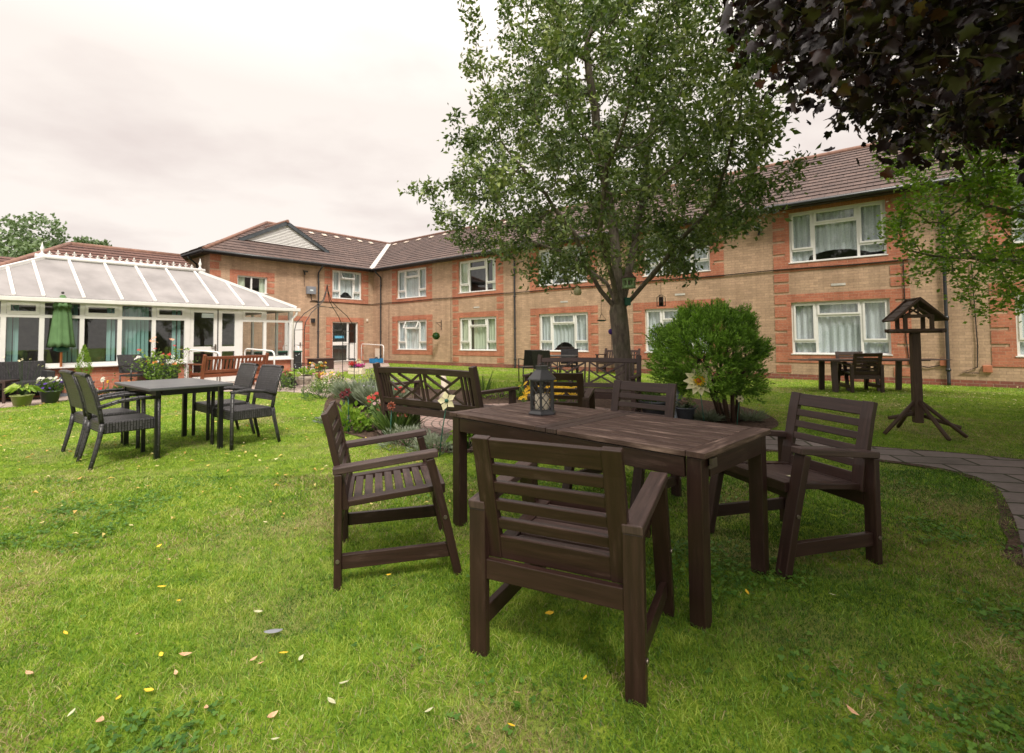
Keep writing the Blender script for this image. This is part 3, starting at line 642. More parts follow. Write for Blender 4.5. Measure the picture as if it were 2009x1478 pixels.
            if cur == 'green' and kind == 'a': sheetc(a0+W_*.3, a0+W_*.66, z1, lambda x: z0+.02, .20)
        cm.build('curtain', mat, win)
    return win
for i, h in enumerate(RW):
    surround('R', *h[:4], h[2] < 2); window('R', *h, opened=(i in (0,)))
for h in LW[:2]:
    surround('L', *h[:4], False) if h[2] > 3.2 and h[4] == 'a' else None
    window('L', *h, opened=(h[0] == -2.42))
mb = MB()                                              # red surround of the small upper window (header + side)
blk(mb, 'L', -7.16, -5.28, 4.02, 4.24); blk(mb, 'L', -7.16, -6.86, 3.2, 4.02)
for k in range(3): blk(mb, 'L', -5.60, -5.28, 3.3+k*.28, 3.5+k*.28)
mb.build('brick_surround', M['brick_red'], bld)
for a0, a1 in ((-2.40, -.95), (-4.80, -3.93)): surround('L', a0, a1, .15, 2.12, True, .22, False)
# joined red blocks between storeys on two bays, and a block under the sill of others
mb = MB()
for (a0, a1) in ((6.44, 8.65), (19.68, 21.89)):
    for e0, e1 in ((a0-.415, a0-.04), (a1+.04, a1+.415)):
        for z, z_ in ((2.46, 2.685), (2.76, 2.985), (.19, .40)): mb = MB(); blk(mb, 'R', e0, e1, z, z_); mb.build('quoin_block', M['brick_red'], bld)
mb = MB()
for k in range(14): blk(mb, 'L', -7.929, -7.929+(.42 if k % 2 else .34), .25+k*.33, .25+k*.33+.27)
mb.build('corner_quoins', M['brick_red'], bld)
# garden door with open leaf, plain white door
d = window('L', *LW[2][:4], 'door', None)
mb = MB(); mb.box(-.075, -.045, -2.35, -1.52, .95, 1.12); mb.build('midrail', M['upvc'], d)
mb = MB(); mb.box(-.042, -.036, -2.25, -1.75, 1.30, 1.42); mb.build('notice', M['blue_sign'], d)
mb = MB(); mb.box(-.05, -.03, -1.40, -1.05, .25, 1.05); mb.build('kick_panel', M['upvc'], d)
mb = MB(); mb.box(-.10, -.04, -4.80, -3.93, .08, 2.12); pd = mb.build('door', M['upvc'], bld)
mb = MB(); mb.box(-.038, -.03, -4.60, -4.40, 1.35, 1.55); mb.build('warning_notice', M['yellow_sign'], pd)
mb = MB(); mb.box(-.039, .02, -4.06, -4.02, .95, 1.12); mb.build('handle', M['steel'], pd)
mb = MB(); mb.box(-.2, .35, -2.5, -.85, 0, .11); mb.build('door_step', M['stone'], bld)
# air bricks / name plates in the wall
mb = MB()
for a in (7.35, 11.9, 16.35, 20.65, 25.2): blk(mb, 'R', a, a+.33, 2.56, 2.62, .012)
mb.build('vent_grille', M['lead'], bld)
# ---- roof: stepped tile courses
def slope(mb, e0, e1, r0, r1, n=15, lift=.028):
    """eave points e0->e1, ridge points r0->r1; rows of tiles, each lower edge lifted"""
    e0, e1, r0, r1 = map(Vector, (e0, e1, r0, r1)); nrm = (e1-e0).cross(r0-e0)
    if nrm.length < 1e-6: nrm = (e1-e0).cross(r1-e0)
    nrm.normalize(); 
    if nrm.z < 0: nrm = -nrm
    ax = (e1-e0).normalized(); sl_ = (r0-e0)-ax*(r0-e0).dot(ax); SL = sl_.length
    for i in range(n):
        t0, t1 = i/n, (i+1)/n; a, b, c, d_ = e0.lerp(r0, t0), e1.lerp(r1, t0), e1.lerp(r1, t1), e0.lerp(r0, t1)
        u = lambda p: (p-e0).dot(ax); up = nrm*lift
        mb.face([a+up, b+up, c+nrm*.004, d_+nrm*.004], [(u(a), t0*SL+.01), (u(b), t0*SL+.01), (u(c), t1*SL-.01), (u(d_), t1*SL-.01)])
        mb.face([a, b, b+up, a+up], [(u(a), .0), (u(b), .0), (u(b), .003), (u(a), .003)])
e = OV
mb = MB()
slope(mb, (e, -e, EAVE), (31.3, -e, EAVE), (-RD, RD, RZ), (31.3, RD, RZ))          # courtyard slope of the right wing
slope(mb, (e, -8.28, EAVE), (e, -e, EAVE), (-RD, -8.28+RD+e, RZ), (-RD, RD, RZ))    # courtyard slope of the left wing
slope(mb, (-8.75, -8.28, EAVE), (e, -8.28, EAVE), (-RD, -8.28+RD+e, RZ), (-RD, -8.28+RD+e, RZ))   # hip end
slope(mb, (-8.75, 8.75, EAVE), (-8.75, -8.28, EAVE), (-RD, RD, RZ), (-RD, -8.28+RD+e, RZ)); slope(mb, (31.3, 8.75, EAVE), (-8.75, 8.75, EAVE), (31.3, RD, RZ), (-RD, RD, RZ))
rf = mb.build('roof', M['roof'], bld)
mb = MB()
mb.tube([(-RD, -8.28+RD+e, RZ+.02), (-RD, RD, RZ+.02)], .09, 8); mb.tube([(-RD, RD, RZ+.02), (31.3, RD, RZ+.02)], .09, 8)
mb.tube([(e, -8.28, EAVE+.03), (-RD, -8.28+RD+e, RZ+.03)], .08, 8); mb.build('ridge_tiles', M['ridge'], rf)
mb = MB(); v0 = Vector((e, -e, EAVE+.035)); v1 = Vector((-RD, RD, RZ+.035)); sd = Vector((1, 1, 0)).normalized()*.13; up_ = Vector((0, 0, .05))
mb.face([v0-sd+up_, v0, v1, v1-sd+up_]); mb.face([v0, v0+sd+up_, v1+sd+up_, v1]); mb.build('valley_lining', M['lead'], rf)
mb = MB()                                              # pale vents below the ridge
sR = (RZ-EAVE)/(RD+e)
for k in range(11):
    x = -3+k*1.15; y = RD-.55; z = EAVE+(y+e)*sR; mb.beam((x, y-.1, z-.02+.03), (x, y+.12, z+.10+.03), .26, .04)
for k in range(8):
    y = -3.1+k*.78; x = -(RD-.6); z = EAVE+(-x+e)*sR; mb.beam((x+.1, y, z+.02), (x-.12, y, z+.14), .24, .04)
mb.build('ridge_vents', M['white_tile'], rf)
# gablet on the left wing
gx = -1.25; gz0 = EAVE+(1.25+e)*sR+.03; gy0, gy1, gyc = -6.05, -2.25, -4.15; gz1 = gz0+1.02
mb = MB(); nl = 14
for k in range(nl):
    t0 = k/nl; t1 = (k+.8)/nl; f = lambda t: (gyc+(gy0-gyc)*(1-t), gyc+(gy1-gyc)*(1-t), gz0+(gz1-gz0)*t)
    a0, a1, za = f(t0); b0, b1, zb = f(min(1, t1)); mb.face([(gx+.05, a0, za), (gx+.05, a1, za), (gx, b1, zb), (gx, b0, zb)]); mb.face([(gx+.05, a0, za), (gx+.05, a1, za), (gx+.0, a1, za-.005), (gx+.0, a0, za-.005)])
mb.face([(gx-.02, gy0, gz0), (gx-.02, gy1, gz0), (gx-.02, gyc, gz1)]); mb.build('gable_louvre', M['louvre'], rf)
mb = MB(); a = (gx+.1, gyc, gz1+.06)
for y in (gy0-.3, gy1+.3): mb.beam((gx+.1, y, gz0-.08), a, .05, .17)
mb.build('bargeboard', M['bargeboard'], rf)
mb = MB(); back = (gz1+.12-EAVE)/sR-e
for y, s in ((gy0-.35, 1), (gy1+.35, -1)):
    mb.face([(gx+.14, y, gz0-.03), (gx+.14, gyc, gz1+.16), (-back-.1, gyc, gz1+.16), (gx+.0, y, gz0-.03)])
mb.build('gablet_roof', M['roof'], rf)
mb = MB(); mb.tube([(gx+.16, gyc, gz1+.15), (-back, gyc, gz1+.17)], .08, 8); mb.build('ridge_cap', M['ridge'], rf)
# fascia, soffit, gutter
mb = MB(); mb.box(0, 31.2, -e+.03, 0, EAVE-.10, EAVE-.06); mb.box(0, e-.03, -8.2, -.001, EAVE-.10, EAVE-.06); mb.box(-8.7, 0, -8.25, -7.94, EAVE-.10, EAVE-.06)
mb.box(e, 31.2, -e-.0, -e+.03, EAVE-.14, EAVE+.02); mb.box(e-.03, e, -8.28, -e, EAVE-.14, EAVE+.02); mb.build('fascia', M['soffit'], bld)
mb = MB(); mb.tube([(e+.06, -e-.06, EAVE-.05), (31.2, -e-.06, EAVE-.05)], .06, 8); mb.tube([(e+.06, -8.34, EAVE-.05), (e+.06, -e-.06, EAVE-.05)], .06, 8); mb.tube([(-8.7, -8.34, EAVE-.05), (e+.06, -8.34, EAVE-.05)], .06, 8)
mb.build('gutter', M['black_gutter'], bld)
for (ax_, s) in (('R', .72), ('R', 9.71), ('R', 22.97), ('L', -3.19), ('E', -1.2)):
    mb = MB(); 
    P = {'R': lambda s, d, z: (s, -d, z), 'L': lambda s, d, z: (d, s, z), 'E': lambda s, d, z: (s, -7.93-d, z)}[ax_]
    mb.tube([P(s, e+.05, EAVE-.1), P(s, e+.03, EAVE-.2), P(s, .09, EAVE-.42), P(s, .07, EAVE-.55), P(s, .07, .1), P(s, .10, .02)], .036, 10)
    for z in (.35, 1.6, 2.9, 4.0): mb.tube([P(s, .07, z), P(s, .07, z+.06)], .052, 10)
    mb.build('drainpipe', M['black_gutter'], bld)
mb = MB()                                              # cable sagging along both walls
pts = [(x, -.03, 3.10+.012*math.sin(x*1.7)) for x in np.arange(.1, 31, .4)]; mb.tube(pts, .016, 5)
mb.tube([(.03, y, 3.08+.01*math.sin(y*2)) for y in np.arange(-3.6, .1, .3)], .016, 5)
mb.tube([(22.2, -.03, 3.08), (22.2, -.03, 1.1), (22.25, -.03, .5), (22.6, -.03, .42), (22.9, -.03, .5)], .012, 5)
mb.tube([(23.1, -.03, 3.08), (23.45, -.03, 2.9), (23.5, -.03, 1.0), (23.48, -.03, .45), (23.2, -.03, .32), (22.9+.6, -.03, .32)], .012, 5)
for x in (1.35, 5.92): mb.tube([(x, -.02, 3.08), (x, -.02, .15)], .008, 4)
for x in (14.05,): mb.tube([(x, -.02, 2.5), (x, -.02, .15)], .008, 4)
mb.build('cable', M['cable'], bld)
def wallbox(name, axis, s, z, w_, h_, d_, mat, tilt=None):
    P = (lambda s, d, z: (s, -d, z)) if axis == 'R' else (lambda s, d, z: (d, s, z))
    mb = MB(); a = P(s-w_/2, .0, z-h_/2); b = P(s+w_/2, d_, z+h_/2)
    mb.box(a[0], b[0], a[1], b[1], a[2], b[2]); return mb.build(name, mat, bld, bevel=.006)
jb = wallbox('junction_box', 'L', -3.57, 3.59, .44, .36, .14, M['grey_box']); mb = MB(); mb.box(.142, .15, -3.65, -3.5, 3.55, 3.62); mb.build('sticker', M['paper'], jb)
mb = MB(); mb.tube([(.03, -3.9, 4.5), (.03, -3.88, 3.77)], .01, 5); mb.tube([(.05, -3.57, 3.41), (.05, -3.52, 3.12), (.05, -3.25, 3.10)], .02, 6); mb.build('conduit', M['cable'], bld)
for ax_, s, z in (('L', -3.9, 4.46), ('R', 18.92, 4.33)):
    P = (lambda s, d, z: (s, -d, z)) if ax_ == 'R' else (lambda s, d, z: (d, s, z))
    mb = MB(); mb.beam(P(s-.1, .16, z), P(s+.1, .16, z), .13, .06, up=P(0, .4, 1)); mb.tube([P(s, 0, z), P(s, .14, z)], .02, 6); mb.tube([P(s, .05, z-.02), P(s, .12, z-.16)], .035, 6)
    mb.build('floodlight', M['black_gutter'], bld)
wallbox('alarm_box', 'L', -.42, 2.24, .10, .14, .06, M['cream_paint']); wallbox('wall_speaker', 'L', -3.45, 2.15, .16, .2, .12, M['black_gutter'])
for x, z in ((22.55, .55), (23.05, .42)): wallbox('outlet_box', 'R', x+ (.35 if x < 23 else .6), z, .16, .16, .06, M['terracotta'])
mb = MB(); mb.beam((5.28, -.02, 1.98), (5.28, -.36, 1.98), .02, .02); mb.beam((5.28, -.02, 1.75), (5.28, -.30, 1.97), .015, .015); mb.box(5.27, 5.29, -.03, -.005, 1.65, 2.1); br = mb.build('hanging_bracket', M['iron'], bld)

# far single storey wing whose roof rises behind the conservatory
fb = thing('brick_building', 'single storey brick wing with low hipped tiled roof behind the glass conservatory', 'building', (OO.x, OO.y, 0), BROT)
fx = -1.0; (ya, za), (yb, zb) = WL(137, 480, fx), WL(360, 503, fx); zr = (za+zb)/2; ex = 3.6; ez = 2.75
mb = MB(); slope(mb, (ex, ya-3.0, ez), (ex, -8.7, ez), (fx, ya, zr), (fx, -8.7, zr), 14); slope(mb, (-6, ya-3.0, ez), (ex, ya-3.0, ez), (fx, ya, zr), (fx, ya, zr), 12); slope(mb, (-6, -8.7, ez), (-6, ya-3, ez), (fx, -8.7, zr), (fx, ya, zr), 14)
f_roof = mb.build('roof', M['roof_far'], fb); mb = MB(); mb.tube([(fx, ya, zr), (fx, -8.7, zr)], .09, 8); mb.tube([(ex, ya-3, ez), (fx, ya, zr)], .09, 8); mb.build('ridge_tiles', M['ridge'], f_roof)
mb = MB(); (yc_, zc2) = WL(0, 497, -5); slope(mb, (-1.5, yc_-14, ez), (-1.5, ya+1.5, ez), (-6, yc_-14, zc2), (-6, ya+1.5, zc2), 14); mb.build('rear_roof', M['roof_far'], fb)
mb = MB()
for a, b in (((3.3, -8.75), (3.3, ya-2.7)), ((3.3, ya-2.7), (-5.7, ya-2.7)), ((-5.7, ya-2.7), (-5.7, -8.75)), ((-1.9, yc_-14), (-1.9, ya-2.8))): q4(mb, a, b, 0, ez)
mb.build('wall', M['brick_red'], fb)

# ================================================================ conservatory
con = thing('conservatory', 'white framed conservatory with grey sheet roof and spiked ridge beside the patio', 'conservatory', (OO.x, OO.y, 0), BROT)
CX = 7.3; CE = 2.20; CS = .70; yR = -8.2; yL = -15.65; CB = 3.7; rx = 5.6; rz = 3.30; ry0, ry1 = -13.68, -10.2
def cy(px): return WL(px, 650, CX)[0]
mb = MB()
d0, d1 = cy(366), cy(473)                              # doorway
for a, b in ((yL, d0), (d1, yR)): mb.face([(CX, a, 0), (CX, b, 0), (CX, b, CS-.05), (CX, a, CS-.05)], [(a, 0), (b, 0), (b, CS-.05), (a, CS-.05)])
for y in (yL, yR): mb.face([(CX, y, 0), (CB, y, 0), (CB, y, CS-.05), (CX, y, CS-.05)], [(0, 0), (3.6, 0), (3.6, CS-.05), (0, CS-.05)])
for y in (d0, d1): mb.face([(CX, y, 0), (CX-.12, y, 0), (CX-.12, y, CS-.05), (CX, y, CS-.05)], [(0, 0), (.12, 0), (.12, CS), (0, CS)])
mb.build('low_brick_wall', M['brick_red'], con)
fr = MB()
def vpost(y, z0=CS, w_=.085, x=CX): fr.box(x-.07, x+.0, y-w_/2, y+w_/2, z0, CE)
posts = [cy(p) for p in (-60, 10-4, 82, 161, 235, 302)]
for y in posts[1:]+[yL+.05, -15.0]: vpost(y)
for y in (d0+.02, d1-.02): vpost(y, .02, .13)
for y in (cy(520),): vpost(y)
fr.box(CX-.09, CX+.02, yR-.05, yR+.06, .62, CE)
fr.box(CX-.075, CX+.005, yL, yR, CE-.10, CE-.002)
for a, b in ((yL, d0), (d1, yR)): fr.box(CX-.078, CX+.006, a, b, CS-.05, CS+.035); fr.box(CX-.074, CX+.003, a, b, 1.76, 1.83)
for y in (yL, yR):
    fr.box(CB, CX-.08, y-.04, y+.04, CS-.05, CS+.03); fr.box(CB, CX-.08, y-.04, y+.04, CE-.1, CE-.003)
    for k in range(4): x = CB+.04+(CX-CB-.1)*k/4; fr.box(x-.03, x+.03, y-.038, y+.038, CS, CE-.1)
frm = fr.build('frame', M['upvc'], con, bevel=.004)
mb = MB(); mb.box(CX-.02, CX+.10, yL-.05, d0, CS-.075, CS-.048); mb.box(CX-.02, CX+.10, d1, yR+.05, CS-.075, CS-.048); mb.build('sill', M['upvc'], con)
pan = [yL+.05, -15.0]+posts[1:]+[d0]
for a, b in list(zip(pan[:-1], pan[1:]))+[(d1, cy(520)), (cy(520), yR)]:
    mb = MB(); mb.face([(CX-.035, a, CS), (CX-.035, b, CS), (CX-.035, b, CE-.05), (CX-.035, a, CE-.05)]); mb.build('pane', M['glass'], con)
for a, b in ((pan[2], pan[3]), (pan[4], pan[5]), (pan[6], pan[7]) if len(pan) > 7 else (pan[5], pan[6]), (d1, cy(520))):    # opening top lights with thick sashes
    s = MB(); a += .045; b -= .045; x = CX+.012
    s.box(x-.03, x, a, b, 1.83, 1.90); s.box(x-.03, x, a, b, CE-.17, CE-.102); s.box(x-.03, x, a, a+.06, 1.90, CE-.17); s.box(x-.03, x, b-.06, b, 1.90, CE-.17); s.build('top_light', M['upvc'], con)
for y in (yL, yR):
    mb = MB(); mb.face([(CB, y, CS), (CX-.05, y, CS), (CX-.05, y, CE-.05), (CB, y, CE-.05)]); mb.build('side_pane', M['glass'], con)
# doors
c1, c2 = cy(428), d1-.08
for a, b, nm in ((d0+.09, c1-.02, 'door'), (c1+.02, c2-.0, 'side_door')):
    s = MB(); x = CX-.01; fw = .085
    s.box(x-.05, x, a, a+fw, .06, CE-.11); s.box(x-.05, x, b-fw, b, .06, CE-.11); s.box(x-.049, x-.001, a+fw, b-fw, CE-.21, CE-.11); s.box(x-.049, x-.001, a+fw, b-fw, .92, 1.06); s.box(x-.049, x-.001, a+fw, b-fw, .06, .24)
    dr = s.build(nm, M['upvc'], con); g_ = MB(); g_.face([(x-.025, a, .1), (x-.025, b, .1), (x-.025, b, CE-.15), (x-.025, a, CE-.15)]); g_.build('pane', M['glass'], dr)
    if nm == 'door':
        h_ = MB(); h_.box(x, x+.03, b-.06, b-.03, .90, 1.12); h_.beam((x+.03, b-.045, 1.05), (x+.03, b-.16, 1.05), .02, .02); h_.build('handle', M['steel'], dr)
        p_ = MB(); p_.box(x-.02, x-.014, a+.28, a+.62, CE-.35, CE-.23); p_.build('notice', M['paper'], dr)
mb = MB(); mb.box(CX-.02, CX+.35, d0, d1, 0, .05); mb.build('doorstep', M['stone'], con)
# roof
def roofz(x): return CE+.02+(CX+.12-x)/(CX+.12-rx)*(rz-CE-.02)
mb = MB(); E0 = (CX+.12, yL-.12, CE+.02); E1 = (CX+.12, yR+.12, CE+.02); Rr0 = (rx, ry0, rz); Rr1 = (rx, ry1, rz); B0 = (CB, yL-.12, CE+.02); B1 = (CB, yR+.12, CE+.02)
mb.face([E0, E1, Rr1, Rr0]); mb.face([E1, B1, Rr1]); mb.face([B0, E0, Rr0]); mb.face([B1, B0, Rr0, Rr1]); rsheet = mb.build('roof', M['poly'], con)
mb = MB()
def rbar(a, b, w_=.055, h_=.045): a = Vector(a)+Vector((0, 0, .02)); b = Vector(b)+Vector((0, 0, .02)); mb.beam(a, b, w_, h_)
rbar(E1, Rr1, .09, .07); rbar(E0, Rr0, .09, .07); rbar(B1, Rr1); rbar(B0, Rr0)
for pe in (82, 161, 236, 301, 364, 423, 474, 522):
    y = cy(pe)
    if y > ry1+.1:  # jack bar meets the hip
        t = (E1[1]-y)/(E1[1]-ry1); rbar((CX+.12, y, CE+.02), Vector(E1).lerp(Vector(Rr1), t))
    elif y < ry0-.05: t = (y-E0[1])/(ry0-E0[1]); rbar((CX+.12, y, CE+.02), Vector(E0).lerp(Vector(Rr0), t))
    else: rbar((CX+.12, y, CE+.02), (rx, y, rz))
for k in (1, 2): y = ry0-k*.68; t = (y-E0[1])/(ry0-E0[1]); rbar((CX+.12, y, CE+.02), Vector(E0).lerp(Vector(Rr0), t))
mb.build('glazing_bars', M['upvc'], rsheet)
mb = MB(); mb.tube([(rx, ry0-.15, rz+.05), (rx, ry1+.15, rz+.05)], .06, 8); mb.build('ridge_beam', M['upvc'], rsheet)
mb = MB(); y = ry0+.12; k = 0                              # spiked cresting
while y < ry1-.05:
    h_ = .15 if k % 2 else .10; z = rz+.09; mb = MB()
    mb.tube([(rx, y, z), (rx, y, z+h_)], [.012, .004], 6); mb.lathe([(.002, -.03), (.028, 0), (.002, .045)], (rx, y, z+h_*.75), 6)
    mb.beam((rx, y-.045, z+h_*.5), (rx, y+.045, z+h_*.5), .012, .022); mb.lathe([(.018, 0), (.03, .02), (.018, .04)], (rx, y, z), 6); mb.build('cresting_spike', M['upvc'], rsheet); y += .158; k += 1
for yy in (ry0-.02, ry1+.02):
    mb = MB(); mb.lathe([(.05, 0), (.055, .04), (.02, .07), (.03, .12), (.045, .17), (.02, .24), (.003, .34)], (rx, yy, rz+.08), 10); mb.build('finial', M['upvc'], rsheet)
mb = MB(); g_ = CX+.17; mb.box(g_-.05, g_+.05, yL-.2, yR+.2, CE-.09, CE+.005); mb.build('gutter', M['upvc'], con, bevel=.01)
mb = MB(); mb.tube([(g_, yR+.1, CE-.08), (g_-.03, yR+.1, CE-.2), (CX+.06, yR+.02, CE-.32), (CX+.06, yR+.02, .05)], .035, 10); mb.build('downpipe', M['upvc'], con)
# inside: floor, rear wall, blinds
mb = MB(); mb.box(CB, CX-.13, yL+.05, yR-.05, .02, .06); mb.build('floor', M['carpet'], con)
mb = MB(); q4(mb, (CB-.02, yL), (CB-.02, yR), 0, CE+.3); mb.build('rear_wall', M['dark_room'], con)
def blind(a, b, z0=CS+.04, z1=CE-.12):
    mb = MB(); n = max(2, int((b-a)/.085))
    for i in range(n):
        y = a+(b-a)*(i+.5)/n; t = .5+.3*math.sin(i*1.7); dx, dy = .042*math.sin(t), .042*math.cos(t); x = CX-.2
        mb.face([(x-dx, y-dy, z0), (x+dx, y+dy, z0), (x+dx, y+dy, z1), (x-dx, y-dy, z1)], [(y, z0), (y+.08, z0), (y+.08, z1), (y, z1)])
    mb.build('blind', M['blind_teal'], con)
for a, b in ((-12, 40), (126, 156), (213, 231), (239, 296), (341, 361)): blind(cy(a), cy(b))
# seats seen through the panes
def easy_chair(px0, px1, label, name, back_x=CX-1.3):
    y0, y1 = cy(px0), cy(px1); w_ = y1-y0; p = wl(back_x, (y0+y1)/2); t = thing(name, label, name.replace('_', ' '), (p[0], p[1], .06), BROT)
    mb = MB(); mb.box(-.35, .4, -w_/2, w_/2, .08, .42); mb.build('seat', M['armchair_cloth'], t, bevel=.05)
    mb = MB(); mb.beam((.45, 0, .1), (.55, 0, .98), w_, .2, up=(1, 0, 0)); mb.build('backrest', M['armchair_cloth'], t, bevel=.07)
    for s in (-1, 1): mb = MB(); mb.box(-.35, .4, s*(w_/2-.02), s*(w_/2+.14), .05, .60); mb.build('armrest', M['armchair_cloth'], t, bevel=.05)
easy_chair(36, 66, 'green upholstered armchair behind the leftmost conservatory pane', 'armchair'); easy_chair(163, 222, 'long green sofa back seen through the conservatory glass', 'sofa')
# ================================================================ garden furniture
def fit(model, px):
    ks = [k for k in px if k in model]; A_ = np.array([model[k] for k in ks]); B_ = np.array([G(*px[k]) for k in ks]); a, b = A_.mean(0), B_.mean(0); Hm = (A_-a).T@(B_-b)
    th = math.atan2(Hm[0, 1]-Hm[1, 0], Hm[0, 0]+Hm[1, 1]); c, s = math.cos(th), math.sin(th); t = b-np.array([c*a[0]-s*a[1], s*a[0]+c*a[1]]); return (float(t[0]), float(t[1])), th
AF = dict(RL=(-.30, 0), RR=(.30, 0), FR=(.30, .59), FL=(-.30, .59))
def slab(mb, pts, w_, axis_x0, axis_x1): pass
def make_armchair():
    t = thing('garden_armchair', 'x', 'chair', group='dark brown slatted wooden armchairs'); wd = M['wood_dark']
    for s in (-1, 1):
        mb = MB(); mb.beam((s*.30, 0, -.01), (s*.30, 0, .552), .07, .036, up=(0, 1, 0)); mb.lathe([(.001, 0), (.001, 0)], (s*.3, -.018, .14), 3) if False else None; mb.build('leg', wd, t, bevel=.004)
        mb = MB(); mb.ribbon([(s*.30, .59, -.01), (s*.30, .525, .28), (s*.30, .445, .597)], .07, .042, up=(0, 1, 0)); mb.build('leg', wd, t, bevel=.004)
        mb = MB(); mb.beam((s*.30, -.025, .568), (s*.30, .485, .622), .072, .034); mb.build('armrest', M['wood_seat'], t, bevel=.005)
        mb = MB(); mb.beam((s*.30, .018, .125), (s*.30, .545, .125), .028, .07); mb.build('stretcher', wd, t, bevel=.003)
        for z, y in ((.30, .52), (.14, .0)): mb = MB(); mb.tube([(s*.335, y, z), (s*.341, y, z)], .010, 8); mb.build('bolt', M['steel'], t)
    mb = MB(); mb.beam((-.265, .004, .327), (.265, .004, .327), .03, .075); mb.build('rear_rail', wd, t, bevel=.003)
    prof = [(.035, .365), (.012, .50), (-.02, .63), (-.046, .75), (-.072, .842)]
    for s in (-1, 1):
        st = MB()
        st.ribbon([(s*.249, y, z) for y, z in prof], .070, .030, up=(0, 1, 0))
        st.build('back_stile', wd, t, bevel=.003)
    def yb(z): return float(np.interp(z, [p[1] for p in prof], [p[0] for p in prof]))
    for z, h_ in ((.802, .076), (.722, .042), (.652, .042), (.580, .042), (.505, .042), (.410, .092)):
        mb = MB(); mb.beam((-.2155, yb(z), z), (.2155, yb(z), z), .022, h_, up=(0, yb(z+.02)-yb(z-.02), .04)); mb.build('back_slat', wd, t, bevel=.003)
    sf = MB(); zs = lambda y: .385+.045*y/.5
    for s in (-1, 1): sf.beam((s*.235, .03, zs(.03)), (s*.235, .50, zs(.5)), .06, .03)
    sf.beam((-.264, .515, zs(.5)-.004), (.264, .515, zs(.5)-.004), .03, .05); sf.beam((-.2, .045, zs(.03)), (.2, .045, zs(.03)), .03, .03); sf.beam((-.26, .48, zs(.5)-.045), (.26, .48, zs(.5)-.045), .03, .05)
    sf.build('seat_frame', wd, t, bevel=.003)
    for k in range(8):
        y = .088+k*.053; mb = MB(); mb.beam((-.204, y, zs(y)), (.204, y, zs(y)), .041, .018); mb.build('seat_slat', M['wood_seat'], t, bevel=.002)
    return t
arm = make_armchair()
GRP = 'dark brown slatted wooden armchairs'
chairs = [(dict(RL=(947, 1268), RR=(1283, 1382), FR=(1313, 1218), FL=(1037, 1140)), 'dark wooden armchair nearest the camera, its slatted back turned to the viewer'),
          (dict(RL=(662, 1058), RR=(677, 1142), FR=(918, 1120), FL=(861, 1050)), 'dark wooden armchair seen side on at the left end of the brown table'),
          (dict(FL=(1545, 1122), RL=(1750, 1112), RR=(1530, 1030), FR=(1370, 1037)), 'dark wooden armchair right of the brown table with a dry leaf on its seat'),
          (dict(FR=(1105, 970), FL=(1260, 1018), RL=(1333, 975), RR=(1187, 941)), 'dark wooden armchair on the far side of the brown table facing the camera'),
          (dict(RL=(1043, 883), RR=(1150, 889)), 'dark wooden armchair behind the lantern on the paved circle, its back to the table')]
for i, (px, lab) in enumerate(chairs):
    loc, th = fit(AF, px); place(arm, i == 0, loc, th, lab, GRP)
g = G(1702, 771); place(arm, False, g, BROT*.15, 'dark wooden armchair turned away at the plank table below the end window', GRP)
g2 = GD(1668, 11.5); place(arm, False, g2, R(168), 'dark wooden armchair facing out behind the plank table below the end window', GRP)
# main table
TU = 1.707; TW = .765; TH = .728
tb = thing('garden_table', 'long dark brown slatted wooden table with weathered top and a hinged leaf', 'table', (-.4115, 3.293), -.7973)
for i, (x, y) in enumerate(((.045, .045), (TU-.045, .045), (TU-.045, TW-.045), (.045, TW-.045))):
    mb = MB(); sx = 1 if x < 1 else -1; sy = 1 if y < .4 else -1
    mb.box(x-.034, x+.034, y-.034, y+.034, -.01, TH-.028); mb.build('leg', M['wood_dark'], tb, bevel=.003)
mb = MB()
for y in (.02, TW-.02): mb.box(.088, TU-.088, y-.012, y+.012, TH-.115, TH-.03)
for x in (.02, TU-.02): mb.box(x-.012, x+.012, .088, TW-.088, TH-.115, TH-.03)
mb.box(TU*.5-.015, TU*.5+.015, .035, TW-.035, TH-.10, TH-.03); mb.build('apron', M['wood_dark'], tb, bevel=.002)
def plank(x0, x1, y0, y1, mat=M['wood_top'], dz=0): mb = MB(); mb.box(x0, x1, y0, y1, TH-.025+dz, TH+dz); mb.build('top_board', mat, tb, bevel=.0025)
nB = 8; g_ = .012; bw = (TW-.0)/nB
c0, c1_ = TU*.445, TU*.535
plank(-.01, .068, 0, TW); plank(TU-.075, TU+.01, 0, TW, dz=.001); plank(c0, (c0+c1_)/2-.003, 0, TW, M['wood_seat']); plank((c0+c1_)/2+.003, c1_, 0, TW, M['wood_seat'])
for k in range(nB):
    y0, y1 = k*bw+(g_ if k else 0), (k+1)*bw-(g_ if k < nB-1 else 0)*0
    plank(.072, c0-.004, y0, y1, dz=random.uniform(-.001, .001)); plank(c1_+.004, TU-.079, y0, y1, dz=random.uniform(-.001, .001))
mb = MB(); mb.box(TU-.0, TU+.012, .06, .11, TH-.06, TH-.03); mb.box(TU, TU+.008, .05, .12, TH-.072, TH-.06); mb.build('leaf_bracket', M['steel'], tb)
